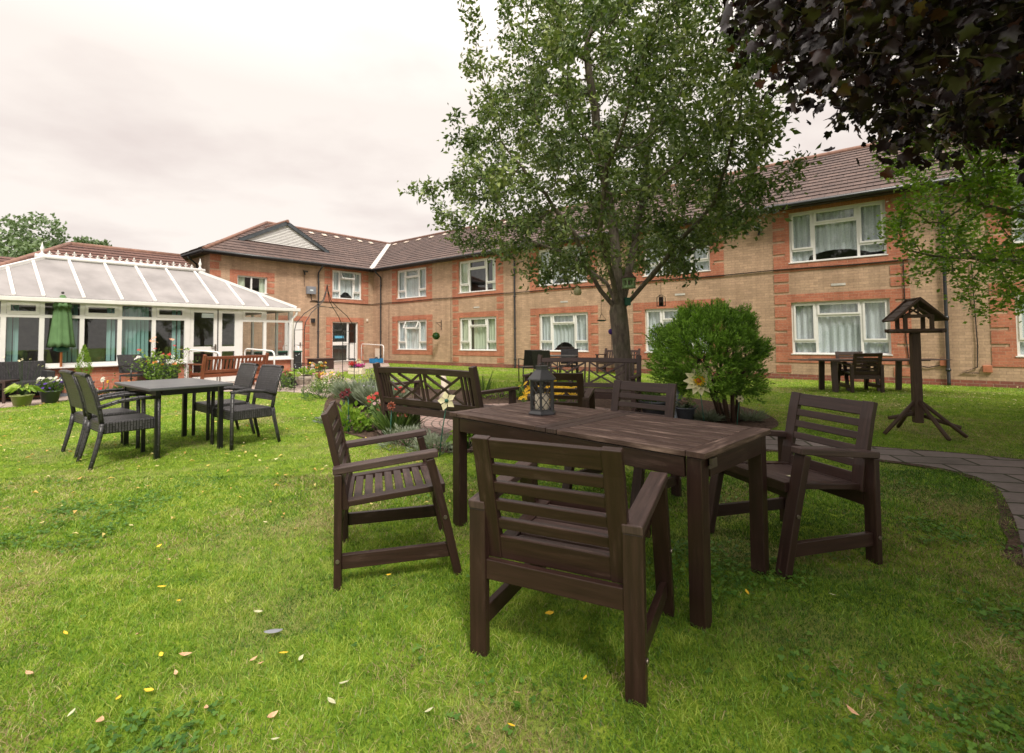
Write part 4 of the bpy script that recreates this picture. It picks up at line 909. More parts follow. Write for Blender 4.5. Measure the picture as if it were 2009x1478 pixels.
# lantern on the table
lp = G(1064, 812, TH); lt = thing('lantern', 'black metal lantern with criss cross sides and a cream candle on the brown table', 'lantern', (lp[0], lp[1], TH+.003), .35)
HX = [(math.cos(k*math.pi/3), math.sin(k*math.pi/3)) for k in range(6)]; la = .074; z1 = .215
mb = MB(); mb.lathe([(.094, 0), (.094, .006), (.080, .022), (.02, .022)], n=6, smooth=False); mb.lathe([(.001, .001), (.094, .0)], n=6, smooth=False); mb.build('base', M['lantern_metal'], lt)
mb = MB()
for x, y in HX: mb.beam((x*la, y*la, .02), (x*la, y*la, z1), .012, .012)
for k in range(6):
    a, b = HX[k], HX[(k+1) % 6]
    for z in (.026, z1-.005): mb.beam((a[0]*la, a[1]*la, z), (b[0]*la, b[1]*la, z), .008, .010)
mb.build('frame', M['lantern_metal'], lt)
mb = MB()
for k in range(6):
    a, b = Vector((*HX[k], 0))*la*.985, Vector((*HX[(k+1) % 6], 0))*la*.985; P = lambda u, z: a.lerp(b, u)+Vector((0, 0, .03+z*(z1-.04)))
    for j in range(-1, 4):
        for s in (1, -1):
            za, zb_ = j*.333, j*.333+.52; ua, ub = 0., 1.
            if za < 0: ua = (0-za)/(zb_-za); za = 0
            if zb_ > 1: ub = (1-j*.333)/.52; zb_ = 1
            if ua < ub and za < 1: mb.tube([P(ua if s > 0 else 1-ua, za), P(ub if s > 0 else 1-ub, zb_)], 0.0027, 4, False)
mb.build('lattice', M['lantern_metal'], lt)
mb = MB(); mb.lathe([(.100, z1), (.098, z1+.007), (.045, z1+.062), (.040, z1+.064), (.040, z1+.080), (.046, z1+.083), (.046, z1+.087), (.002, z1+.091)], n=6, smooth=False); mb.lathe([(.1, z1), (.01, z1)], n=6, smooth=False)
mb.build('roof', M['lantern_metal'], lt); mb = MB(); mb.tube([(-.022+.022*math.cos(t)-.0+.022, .0, z1+.09+.012*math.sin(t)) for t in np.linspace(0, math.pi, 9)], .0025, 5); mb.build('hanging_ring', M['lantern_metal'], lt)
mb = MB(); mb.lathe([(.001, .024), (.044, .024), (.046, .03), (.046, .118), (.040, .122), (.02, .116), (.001, .115)], n=24); cd_ = mb.build('candle', M['candle'], lt); mb = MB(); mb.tube([(0, 0, .105), (.001, 0, .118)], .001, 4); mb.build('wick', M['iron'], cd_)
# dry leaf on the right chair seat
loc, th = fit(AF, chairs[2][0]); cq = Vector((math.cos(th)*-.12-math.sin(th)*.36, math.sin(th)*-.12+math.cos(th)*.36, 0))
o = fallen('tan').build('fallen_leaf', M['dead_pale']); o.location = (loc[0]+cq.x, loc[1]+cq.y, .433); tag(o, 'dry pale leaf resting on the seat of the right wooden armchair', 'leaf')
# wicker set
WF = dict(RL=(-.25, -.08), RR=(.25, -.08), FR=(.25, .46), FL=(-.25, .46))
def make_wicker():
    t = thing('wicker_chair', 'x', 'chair'); m = M['wicker']
    for s in (-1, 1):
        mb = MB(); mb.tube([(s*.25, .46, -.01), (s*.25, .46, .30), (s*.25, .455, .625)], .021, 8); mb.build('leg', m, t)
        mb = MB(); mb.tube([(s*.25, -.085, -.01), (s*.25, -.05, .14), (s*.25, -.015, .3), (s*.25, .0, .42)], [.018, .020, .022, .022], 8); mb.build('leg', m, t)
        mb = MB(); mb.tube([(s*.25, .475, .632), (s*.255, .30, .642), (s*.255, .12, .622), (s*.25, -.035, .575)], .020, 8); mb.build('armrest', m, t)
    mb = MB(); mb.box(-.245, .245, .0, .45, .315, .43); mb.build('seat', m, t, bevel=.015)
    mb = MB(); pr = [(0.0, .42), (-.02, .55), (-.055, .70), (-.11, .88)]
    for s in (-1, 1): mb = MB(); mb.tube([(s*.235, y, z) for y, z in pr], .021, 8); mb.build('back_post', m, t)
    mb = MB(); pr2 = [(-.012, .50), (-.035, .62), (-.065, .74), (-.112, .885)]
    mb.ribbon([(0, y, z) for y, z in pr2], .455, .026, up=(0, 1, 0))
    mb.tube([(-.24, -.116, .885), (0, -.122, .892), (.24, -.116, .885)], .022, 8); mb.build('backrest', m, t)
    return t
wk = make_wicker(); WG = 'black woven wicker chairs round the charcoal table'
for i, (px, lab) in enumerate(((dict(RR=(189, 921), RL=(169, 904), FR=(299, 904), FL=(268, 887)), 'black wicker armchair nearest the camera on the left side of the charcoal table'),
        (dict(RR=(156, 897), RL=(140, 886), FR=(258, 883), FL=(232, 870)), 'black wicker armchair left of the charcoal table, further of the pair showing their backs'),
        (dict(FL=(462, 882), RL=(540, 868), RR=(509, 859)), 'black wicker armchair furthest right at the charcoal table, facing the lawn'),
        (dict(FL=(416, 866), FR=(383, 853), RL=(487, 852)), 'black wicker armchair behind the charcoal table, next to the teak bench'))):
    loc, th = fit(WF, px); place(wk, i == 0, loc, th, lab, WG)
bt = thing('garden_table', 'charcoal topped square legged table between the black wicker chairs', 'table', (-3.92, 5.77), math.atan2(.632, -.775))
mb = MB(); mb.box(-.66, .66, -.40, .40, .703, .735); mb.build('tabletop', M['tabletop_grey'], bt, bevel=.008)
for x in (-.56, .56):
    for y in (-.30, .30): mb = MB(); mb.box(x-.024, x+.024, y-.024, y+.024, -.01, .702); mb.build('leg', M['black_metal'], bt, bevel=.003)
mb = MB()
for y in (-.3, .3): mb.box(-.527, .527, y-.015, y+.015, .645, .70)
for x in (-.56, .56): mb.box(x-.015, x+.015, -.267, .267, .645, .70)
mb.build('apron', M['black_metal'], bt)

def bench(name, label, cat, loc, rz, W_, style, mat, Hh=.92, group=None, seat_mat=None):
    t = thing(name, label, cat, loc, rz, group); w2 = W_/2; yb = lambda z: -.12*(max(0, z-.42)/.5)
    for s in (-1, 1):
        mb = MB(); mb.ribbon([(s*w2, .02, -.01), (s*w2, .0, .43), (s*w2, yb(Hh), Hh)], .065, .065, up=(0, 1, 0)); mb.build('rear_leg', mat, t, bevel=.004)
        mb = MB(); mb.beam((s*w2, .54, -.01), (s*w2, .54, .62), .062, .062); mb.build('front_leg', mat, t, bevel=.004)
        mb = MB(); mb.beam((s*w2, -.03, .638), (s*w2, .62, .640), .085, .032); mb.build('armrest', mat, t, bevel=.005)
        mb = MB(); mb.beam((s*w2, .03, .16), (s*w2, .51, .16), .03, .06); mb.build('stretcher', mat, t, bevel=.003)
    mb = MB(); mb.beam((-w2, .53, .36), (w2, .53, .36), .035, .08); mb.beam((-w2, .01, .36), (w2, .01, .36), .035, .08)
    for x in (-w2, 0, w2): mb.beam((x, .02, .385), (x, .52, .385), .035, .03)
    mb.build('seat_frame', mat, t, bevel=.003)
    for k in range(6): y = .05+k*.093; mb = MB(); mb.beam((-w2+.02, y, .415), (w2-.02, y, .415), .072, .022); mb.build('seat_slat', seat_mat or mat, t, bevel=.003)
    zt = Hh-.085; zb_ = .465
    mb = MB(); n = 10; arch = .012 if style == 'lattice' else .0
    X = [-w2+.033+(W_-.066)*i/n for i in range(n+1)]; zf = lambda x: zt+arch*(1-(x/w2)**2)
    mb.ribbon([(a, yb(zt), zf(a)) for a in X], .035, .07, up=(0, -.25, 1))
    mb.build('top_rail', mat, t, bevel=.003)
    mb = MB(); mb.beam((-w2+.033, yb(zb_), zb_), (w2-.033, yb(zb_), zb_), .035, .07, up=(0, -.25, 1)); mb.build('bottom_rail', mat, t, bevel=.003)
    P = lambda x, z: Vector((x, yb(z), z)); z0, z1_ = zb_+.03, zt-.03
    up = (0, 1, .24)
    if style == 'lattice':
        mb = MB()
        for s in (-1, 1):
            for x in [s*(w2-.085-k*.055) for k in range(3)]+[s*.035]: mb = MB(); mb.beam(P(x, z0), P(x, zf(x)-.03), .024, .022, up=up); mb.build('upright_slat', mat, t)
        mb = MB(); h_ = z1_-z0
        for (xa, xb) in ((-w2+.20, -.045), (.045, w2-.20)):
            for (p, q) in (((0, 1), (1, 0)), ((.5, .5), (1, 1)), ((.5, .5), (0, 0)), ((.34, 1), (.72, .72)), ((0, .66), (.30, .30)), ((.70, .30), (1, .62)), ((.34, 0), (.66, .30))):
                mb.beam(P(xa+(xb-xa)*p[0], z0+h_*p[1]), P(xa+(xb-xa)*q[0], z0+h_*q[1]), .026, .020, up=up)
        mb.build('lattice', mat, t)
    else:
        n = int(W_/.095)
        for k in range(n): x = -w2+.08+(W_-.16)*k/(n-1); mb = MB(); mb.beam(P(x, z0), P(x+0, z1_), .048, .018, up=up); mb.build('back_slat', mat, t)
    return t
def heading(a, b): return math.atan2(b[1]-a[1], b[0]-a[0])
a, b = (-1.62, 6.30), (-.34, 5.28); rz = heading(a, b)
bench('lattice_bench', 'brown lattice back bench with its back to the camera, left of the lantern', 'bench', ((a[0]+b[0])/2, (a[1]+b[1])/2), rz, math.dist(a, b), 'lattice', M['wood_bench'], group='brown lattice benches on the paved circle')
a, b = (1.92, 7.62), (.42, 8.22); rz = heading(a, b)
bench('lattice_bench', 'brown lattice back bench facing the camera in front of the tree trunk', 'bench', ((a[0]+b[0])/2, (a[1]+b[1])/2), rz, math.dist(a, b), 'lattice', M['wood_bench'], Hh=.93, group='brown lattice benches on the paved circle')
a, b = GD(401, 12.1), GD(517, 13.4)
bench('teak_bench', 'red varnished teak bench with upright slats facing the conservatory door', 'bench', ((a[0]+b[0])/2, (a[1]+b[1])/2), heading(a, b), 1.6, 'upright', M['wood_teak'], .88)
p = wl(14.55, -.30)
bench('wall_bench', 'small weathered brown bench against the brick wall behind the tree', 'bench', p, BROT+math.pi, 1.25, 'upright', M['wood_bench'], .84)
# set by the wall
def dark_chair(): 
    t = thing('rattan_chair', 'x', 'chair'); m = M['wicker']
    for s in (-1, 1):
        for y, l in ((.02, .44), (.46, .64)): mb = MB(); mb.tube([(s*.25, y, -.01), (s*.25, y, l)], .016, 6); mb.build('leg', M['black_metal'], t)
        mb = MB(); mb.beam((s*.25, -.04, .645), (s*.25, .48, .645), .045, .025); mb.build('armrest', M['black_metal'], t)
    mb = MB(); mb.box(-.24, .24, .0, .46, .40, .44); mb.build('seat', m, t, bevel=.008); mb = MB(); mb.beam((0, .0, .47), (0, -.12, .90), .50, .03, up=(0, 1, 0)); mb.build('backrest', m, t, bevel=.006); return t
dc = dark_chair(); DG = 'dark rattan chairs with flat backs'
spots = [(GD(1044, 13.6), R(15), 'dark flat backed chair, leftmost at the small table near the wall'), (GD(1064, 13.0), R(-25), 'dark flat backed chair, second from the left at the small table near the wall'), (GD(1117, 14.4), R(170), 'dark flat backed chair right of the small table near the wall'),
         (wl(CX+.55, cy(232)+.15), BROT-R(90)+.25, 'dark rattan chair with arms standing by itself against the low conservatory wall')]
for i, (p, a, lab) in enumerate(spots): place(dc, i == 0, p, a, lab, DG)
p = GD(1092, 14.0); t = thing('patio_table', 'small dark topped patio table in front of the lace curtained window', 'table', p, -.3)
mb = MB(); mb.box(-.55, .55, -.4, .4, .70, .73); mb.build('tabletop', M['tabletop_grey'], t)
for x in (-.5, .5):
    for y in (-.35, .35): mb = MB(); mb.box(x-.02, x+.02, y-.02, y+.02, -.01, .70); mb.build('leg', M['black_metal'], t)
def boxy(label, name, y0, y1, group=None):
    w_ = y1-y0; p = wl(CX+.50, (y0+y1)/2); t = thing(name, label, name.replace('_', ' '), (p[0], p[1], .005), BROT-R(90), group); m = M['wicker']   # faces away from the wall
    mb = MB(); mb.box(-w_/2+.1, w_/2-.1, -.25, .38, .26, .40); mb.build('seat', m, t, bevel=.01)
    mb = MB(); mb.beam((0, -.28, .05), (0, -.36, .80), w_, .09, up=(0, 1, 0)); mb.build('backrest', m, t, bevel=.01)
    for s in (-1, 1): mb = MB(); mb.box(s*w_/2-.06, s*w_/2+.06, -.3, .40, .0, .60); mb.build('armrest', m, t, bevel=.01)
boxy('long charcoal rattan sofa under the leftmost conservatory windows', 'rattan_sofa', -15.9, cy(88)); boxy('boxy charcoal rattan armchair half hidden behind the rose bush', 'rattan_armchair', cy(272), cy(322))
p = G(-34, 792); t = thing('wooden_chair', 'dark wooden chair corner poking in at the left edge of the patio', 'chair', (p[0], p[1], .006), R(-70))
mb = MB(); mb.beam((-.25, 0, .42), (-.25, -.12, .93), .05, .04, up=(0, 1, 0)); mb.beam((.25, 0, .42), (.25, -.12, .93), .05, .04, up=(0, 1, 0)); mb.beam((-.25, -.11, .9), (.25, -.11, .9), .04, .07); mb.beam((0, -.01, .5), (0, -.1, .86), .44, .015, up=(0, 1, 0)); mb.build('backrest', M['wood_bench'], t)
mb = MB(); mb.box(-.26, .26, 0, .46, .40, .44); mb.build('seat', M['wood_bench'], t)
for x in (-.24, .24):
    for y in (.02, .44): mb = MB(); mb.box(x-.02, x+.02, y-.02, y+.02, 0, .4); mb.build('leg', M['wood_bench'], t)
# plank table near the end window with projecting thin leaves
p = GD(1700, 10.9); t = thing('plank_table', 'long low plank table with thin projecting ends under the end window', 'table', p, -.12)
mb = MB(); mb.box(-1.05, 1.05, -.35, .35, .665, .70); mb.build('tabletop', M['wood_bench'], t, bevel=.004)
mb = MB(); mb.beam((-1.05, 0, .683), (-1.50, 0, .69), .6, .012); mb.beam((1.05, 0, .683), (1.50, 0, .69), .6, .012); mb.build('table_leaf', M['wood_bench'], t)
for x in (-.8, .8):
    for s in (-1, 1): mb = MB(); mb.beam((x+s*.0, s*.30, -.01), (x, s*.26, .66), .11, .05); mb.build('leg', M['wood_bench'], t)
# parasol
p = G(118, 777); pd_ = 11.3
t = thing('closed_parasol', 'closed green parasol on an orange wooden pole by the sofa', 'parasol', (p[0], p[1], .006))
mb = MB(); mb.lathe([(.001, .05), (.05, .055), (.26, .03), (.28, .0)], n=24); mb.tube([(0, 0, .04), (0, 0, .42)], .03, 10); mb.build('base', M['grey_pot'], t)
mb = MB(); mb.tube([(0, 0, .40), (0, 0, 2.28)], .022, 10); mb.build('pole', M['wood_orange'], t); mb = MB(); mb.ball((0, 0, 2.33), .03); mb.build('finial', M['iron'], t)
mb = MB(); n = 32; prof = [(.03, 2.28), (.09, 2.18), (.155, 2.05), (.15, 1.98), (.13, 2.0), (.15, 1.85), (.175, 1.5), (.20, 1.2), (.215, 1.10), (.15, 1.12)]
base = len(mb.v)
for (r, z) in prof:
    for k in range(n): a = 2*math.pi*k/n; rr = r*(1+.16*math.cos(8*a+z*1.5)); mb.v.append((rr*math.cos(a), rr*math.sin(a), z+.02*math.cos(8*a)*(z < 1.3)))
for i in range(len(prof)-1):
    for k in range(n): k2 = (k+1) % n; mb.f.append((i*n+k, i*n+k2, (i+1)*n+k2, (i+1)*n+k)); mb.uv.append([(0, 0)]*4); mb.sm.append(True)
mb.build('canopy', M['green_cloth'], t)
mb = MB(); mb.lathe([(.05, 1.12), (.12, 1.10), (.13, 1.02), (.06, .98), (.05, 1.0)], n=16, wob=.15); mb.build('canopy_lining', M['dark_green'], t)
# handrails
def rail(label, pts, z0, r=.022):
    pts = [Vector(q) for q in pts]; mb = MB(); mb.tube(pts, r, 10); o = mb.build('handrail', M['white_metal']); return tag(o, label, 'handrail', 'white tubular handrails')
def rail_pts(a, b, h_): a, b = Vector((*a, 0)), Vector((*b, 0)); d = (b-a).normalized(); return [a, a+Vector((0, 0, h_-.1)), a+d*.03+Vector((0, 0, h_-.03)), a+d*.1+Vector((0, 0, h_)), b-d*.1+Vector((0, 0, h_-.06)), b-d*.03+Vector((0, 0, h_-.1)), b+Vector((0, 0, h_-.17)), b]
rail('white handrail left of the conservatory door', rail_pts(wl(CX+.15, d0+.0), wl(CX+1.3, d0+.35), .98), 0)
rail('white handrail right of the conservatory door behind the teak bench', rail_pts(wl(CX+.15, d1+.05), wl(CX+1.3, d1+.35), .98), 0)
rail('white handrail by the plain white door', rail_pts(wl(.1, -4.9), wl(1.5, -4.9), 1.0), 0)
rail('white handrail beside the half glazed garden door', rail_pts(wl(.1, -.8), wl(1.9, -.75), 1.0), 0)
# bird table
p = G(1802, 852); t = thing('bird_table', 'rustic wooden bird table on a braced post standing on the right lawn', 'bird table', p, -.28); lg = M['wood_log']; PZ = 1.235
mb = MB(); mb.box(-.045, .045, -.045, .045, .14, PZ); mb.build('post', lg, t, bevel=.006)
for a in (R(200), R(-25), R(95), R(-75)):
    c, s = math.cos(a), math.sin(a); mb = MB(); mb.tube([(c*.03, s*.03, .40), (c*.44, s*.44, .015)], .023, 8); mb.build('brace', lg, t)
mb = MB(); mb.tube([(-.34, -.10, .20), (.12, .06, .27)], .023, 8); mb.tube([(-.05, .1, .26), (.38, -.12, .11)], .023, 8); mb.build('cross_tie', lg, t)
mb = MB(); mb.box(-.26, .26, -.20, .20, PZ, PZ+.02); pl = mb.build('platform', lg, t)
for y in (-.21, .21): mb = MB(); mb.tube([(-.32, y, PZ+.03), (.32, y, PZ+.03)], .024, 10); mb.build('rim_log', lg, t)
for x in (-.27, .27): mb = MB(); mb.tube([(x, -.25, PZ+.02), (x, .25, PZ+.02)], .020, 8); mb.build('rim_log', lg, t)
for x in (-.17, .17):
    for y in (-.15, .15): mb = MB(); mb.box(x-.025, x+.025, y-.02, y+.02, PZ+.02, PZ+.22); mb.build('roof_post', lg, t)
mb = MB(); mb.box(-.20, .20, -.165, -.135, PZ+.19, PZ+.225); mb.box(-.20, .20, .135, .165, PZ+.19, PZ+.225)
for y in (-.15, .15): mb.beam((-.16, y, PZ+.22), (0, y, PZ+.31), .02, .02); mb.beam((.16, y, PZ+.22), (0, y, PZ+.31), .02, .02); mb.beam((0, y, PZ+.22), (0, y, PZ+.36), .02, .02)
mb.build('truss', lg, t)
rf_ = MB()
for s in (-1, 1):
    for k in range(7):
        f0, f1 = k/7, (k+1)/7; x0, z0 = s*.33*(1-f0), PZ+.15+.25*f0; x1, z1_ = s*.33*(1-f1), PZ+.15+.25*f1
        rf_.beam(((x0+x1)/2, -.24, (z0+z1_)/2+.005*(k % 2)), ((x0+x1)/2, .24, (z0+z1_)/2+.005*(k % 2)), .058, .016, up=(s*.25, 0, .33))
rf_.tube([(0, -.25, PZ+.415), (0, .25, PZ+.415)], .018, 8)
for s in (-1, 1):
    for y in (-.235, .235): rf_.tube([(s*.34, y, PZ+.15), (0, y, PZ+.42)], .018, 8)
rf_.build('roof', lg, t)

for o_ in t.children:
    if o_.name.split('.')[0] in ('platform', 'rim_log', 'roof_post', 'truss', 'roof'): o_.scale = (.80, .70, 1)
# ================================================================ foliage builders
def unit(v): return v/np.maximum(1e-9, np.linalg.norm(v, axis=-1, keepdims=True))
def leaves(name, C, Dr, size, mat, parent, asp=.45, tint=None, fold=.25, bend=.0, thick=None):
    """folded pointed leaves: C base points (n,3), Dr direction (n,3)"""
    n = len(C); Dr = unit(Dr); r = rng.normal(size=(n, 3)); S = unit(np.cross(Dr, r)); U = np.cross(S, Dr); s = (size*rng.uniform(.65, 1.25, n))[:, None]
    tip = C+Dr*s-np.array([0, 0, 1])*bend*s; mid = C+Dr*s*.45
    l = mid+S*s*asp/2+U*s*fold*asp; r_ = mid-S*s*asp/2+U*s*fold*asp
    V = np.stack([C, l, tip, r_], 1).reshape(-1, 3); b = np.arange(n)*4
    F_ = np.concatenate([np.c_[b, b+1, b+2], np.c_[b, b+2, b+3]])
    tint = rng.normal(.45, .22, n) if tint is None else tint
    return np_mesh(name, V, [F_], mat, parent, np.repeat(np.clip(tint, 0, 1), 4))
def lobed(name, C, Dr, size, mat, parent, tint):
    """maple leaves with five lobes"""
    n = len(C); Dr = unit(Dr); S = unit(np.cross(Dr, rng.normal(size=(n, 3)))); U = np.cross(S, Dr); s = (size*rng.uniform(.6, 1.2, n))[:, None]
    shape = [(0, 0), (-.30, -.10), (-.52, .18), (-.37, .30), (-.46, .68), (-.23, .62), (0, .98), (.23, .62), (.46, .68), (.37, .30), (.52, .18), (.30, -.10)]
    ctr = C+Dr*s*.35+U*s*.06
    V = [ctr]+[C+Dr*s*v+S*s*u-U*s*.22*abs(u)*(1+.5*v) for u, v in shape]; V = np.stack(V, 1).reshape(-1, 3); k = len(shape)+1; b = np.arange(n)*k
    F_ = np.concatenate([np.c_[b, b+1+i, b+1+(i+1) % len(shape)] for i in range(len(shape))])
    return np_mesh(name, V, [F_], mat, parent, np.repeat(np.clip(tint, 0, 1), k))
def colonize(nodes, parents, attr, step, kill, infl, iters, grav=0.):
    nodes = [np.array(p, float) for p in nodes]; parents = list(parents); A_ = attr.copy(); N_ = np.array(nodes)
    nc = {}; best = np.full(len(A_), 1e9); idx = np.zeros(len(A_), int)
    def upd(new0):
        nonlocal best, idx
        Dm = np.linalg.norm(A_[:, None]-N_[None, new0:], axis=2); j = Dm.argmin(1); d = Dm[np.arange(len(A_)), j]; m = d < best; best[m] = d[m]; idx[m] = j[m]+new0
    upd(0)
    for it in range(iters):
        keep = best > kill; A_ = A_[keep]; best = best[keep]; idx = idx[keep]
        if len(A_) == 0: break
        act = best < infl
        if not act.any(): break
        new = []; n0 = len(N_)
        for j in np.unique(idx[act]):
            if nc.get(j, 0) >= 3: continue
            nc[j] = nc.get(j, 0)+1
            d = unit(A_[act & (idx == j)]-N_[j]).sum(0); d = unit(d)+rng.normal(0, .12, 3)+np.array([0, 0, grav]); q = N_[j]+unit(d)*step
            new.append((q, j))
        add = [(q, j) for q, j in new]
        if not add: break
        N_ = np.vstack([N_]+[q[None] for q, _ in add]); parents += [j for _, j in add]; upd(n0)
        if len(N_) > 11000: break
    return N_, parents
def tree_mesh(name, Nn, par, r_tip, r_root, mat, parent, power=2.2, base_r=None):
    n = len(Nn); ch = [[] for _ in range(n)]
    for i, p in enumerate(par):
        if p >= 0: ch[p].append(i)
    acc = np.zeros(n)
    tips = sum(1 for c in ch if not c); power = math.log(tips)/math.log(r_root/r_tip); acc = np.zeros(n)
    for i in range(n-1, -1, -1): acc[i] = (1 if not ch[i] else sum(acc[c] for c in ch[i]))
    rad = r_tip*acc**(1/power)
    mb = MB()
    def chain(start, frm):
        pts = [Nn[frm]] if frm is not None else []; rr = [min(rad[frm], rad[start]*1.15)] if frm is not None else []; i = start
        stack = []
        while True:
            pts.append(Nn[i]); rr.append(rad[i])
            if not ch[i]: break
            c = sorted(ch[i], key=lambda k: -rad[k]); stack += [(k, i) for k in c[1:]]; i = c[0]
        if len(pts) > 1: mb.tube(pts, rr, 9 if rr[0] > .05 else (6 if rr[0] > .015 else 4), False)
        return stack
    st = chain(0, None)
    while st: k, f = st.pop(); st += chain(k, f)
    return mb.build(name, mat, parent), rad, ch
def twig_leaves(Nn, par, rad, thr, per, spread, sel=None):
    C = []; Dd = []
    for i in range(len(Nn)):
        if rad[i] > thr or par[i] < 0: continue
        d = unit(Nn[i]-Nn[par[i]]); k = rng.poisson(per*(.35 if (i*7919) % 10 < 3 else 1.25))
        for _ in range(k):
            t = rng.random(); b = Nn[par[i]]*(1-t)+Nn[i]*t+rng.normal(0, spread, 3); C.append(b); Dd.append(d*.5+unit(rng.normal(size=3))*.9+np.array([0, 0, -.15]))
    return np.array(C), np.array(Dd)

# ---- main tree on the lawn
TD = 9.3; tg = G(1229, 792); T0 = np.array([tg[0], tg[1], 0.])
mt = thing('tree', 'big grey green tree with a forked trunk rising behind the lattice benches', 'tree', (T0[0], T0[1], 0))
def tp(px, py, dz=0): p = D(px, py, T0[1]+dz); return np.array([p.x-T0[0], p.y-T0[1], p.z])
nodes = [np.array([0, 0, -.05]), tp(1226, 740), tp(1220, 690), tp(1217, 650), tp(1213, 612)]; par = [-1, 0, 1, 2, 3]
def limb(pts, frm):
    p = frm
    for q in pts:
        a = nodes[p]; L_ = np.linalg.norm(q-a); k = max(1, int(L_/.28))
        for i in range(1, k+1): nodes.append(a+(q-a)*i/k+(rng.normal(0, .012, 3) if i < k else 0)); par.append(p if i == 1 else len(nodes)-2)
        p = len(nodes)-1
    return p
limb([tp(1178, 570, -.1), tp(1148, 520, -.3), tp(1128, 460, -.6), tp(1070, 380, -.9)], 4)
limb([tp(1190, 555, .2), tp(1120, 500, .5), tp(1030, 470, 1.0)], 4)
limb([tp(1214, 560, .1), tp(1208, 490, .2), tp(1195, 400, .3), tp(1170, 250, .2), tp(1150, 90, .1)], 4)
limb([tp(1225, 575, .1), tp(1240, 500, .4), tp(1260, 400, .7), tp(1280, 230, .9)], 4)
limb([tp(1262, 560, -.15), tp(1305, 510, -.3), tp(1335, 470, -.5), tp(1400, 400, -.9)], 4)
limb([tp(1300, 520, .1), tp(1380, 480, .3), tp(1440, 465, .4)], len(nodes)-18 if False else 4)
limb([tp(1200, 540, -.3), tp(1175, 460, -.9), tp(1190, 330, -1.4)], 4)
zz_, rr_ = [1.95, 2.5, 2.9, 3.4, 4.5, 5.9, 6.6, 7.3, 8.2, 9.0], [1.0, 2.2, 3.1, 3.5, 3.45, 3.25, 2.85, 2.3, 1.5, .3]
A_ = []
while len(A_) < 3000:
    z = rng.uniform(2.0, 9.4); R0 = np.interp(z, zz_, rr_); a = rng.uniform(0, 6.283); ph = 1+.13*math.sin(3*a+z*1.3)+.08*math.sin(7*a-2*z)
    r = R0*ph*math.sqrt(rng.uniform(.03, 1)); 
    if r < 1.5-(z-2.0)*.55 and z < 4.2: continue
    if z < 2.6 and rng.random() < .45: continue
    x, y = r*math.cos(a)*(.80 if math.cos(a) > 0 else 1.), r*math.sin(a)*.95
    if x > 1.3 and z < 2.3+.35*x: continue
    A_.append((x, y, z))
Nn, par2 = colonize(nodes, par, np.array(A_), .20, .24, 2.2, 80, .04)
tk, rad, ch = tree_mesh('trunk', Nn, par2, .0035, .165, M['bark'], mt)
C, Dd = twig_leaves(Nn, par2, rad, .0125, 27, .085)
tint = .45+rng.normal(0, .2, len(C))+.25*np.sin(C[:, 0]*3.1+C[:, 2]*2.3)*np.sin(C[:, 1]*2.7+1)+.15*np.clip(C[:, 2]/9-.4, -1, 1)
leaves('crown', C, Dd, .100, M['leaf_main'], mt, .50, tint, .3)
print('tree', len(Nn), len(C))
# flare at the base
mb = MB(); mb.lathe([(.30, -.03), (.235, .05), (.19, .2), (.165, .42)], n=14, wob=.12); mb.build('root_flare', M['bark'], mt)

# ---- purple maple hanging in at top right
t = thing('maple_tree', 'dark purple leaved maple overhanging the top right corner', 'tree', (6.3, 2.6, 0))
nodes = [np.array(p, float) for p in ((0, 0, 0), (0, 0, .8), (-.05, .05, 1.6), (-.1, .05, 2.3))]; par = [-1, 0, 1, 2]
limb([np.array([-1.2, .3, 3.0]), np.array([-2.6, .8, 3.5])], 3); limb([np.array([-.8, 1.2, 3.2]), np.array([-2., 2.4, 3.8])], 3); limb([np.array([-.8, -.9, 3.4]), np.array([-2.4, -1.6, 4.2])], 3); limb([np.array([0, .2, 4]), np.array([-.2, 0, 6])], 3); limb([np.array([1, .5, 3.5]), np.array([2, .9, 4.4])], 3)
A_ = []
while len(A_) < 5200:
    q = rng.uniform(-1, 1, 3)
    if q@q > 1: continue
    p = np.array([q[0]*5.4-1.1, q[1]*6.0-.6, 5.4+q[2]*3.1]); wx, wy, wz = p[0]+6.3, p[1]+2.6, p[2]
    if wz < 2.35+.25*max(0, 4.5-wx)+.1*abs(wy-4): continue
    if wy <= .3 and wx < .45: continue
    if wy > .3:
        sx_ = wx/max(.3, wy); el = (wz-1.2)/max(.3, wy)
        if sx_ < .46+.05*math.sin(wz*5)+.0: continue
        if el < .34+.50*max(0, (.98-sx_))**1.15-.04*math.sin(wx*4) : continue
    A_.append(p)
Nn, par2 = colonize(nodes, par, np.array(A_), .22, .28, 3.0, 60, .0)
tk, rad, ch = tree_mesh('trunk', Nn, par2, .004, .16, M['bark'], t)
C, Dd = twig_leaves(Nn, par2, rad, .014, 19.0, .14); Dd[:, 2] -= .5
tint = np.where(rng.random(len(C)) < .06, .95, rng.normal(.3, .2, len(C)))
lobed('crown', C, Dd, .108, M['leaf_maple'], t, tint); print('maple', len(Nn), len(C))

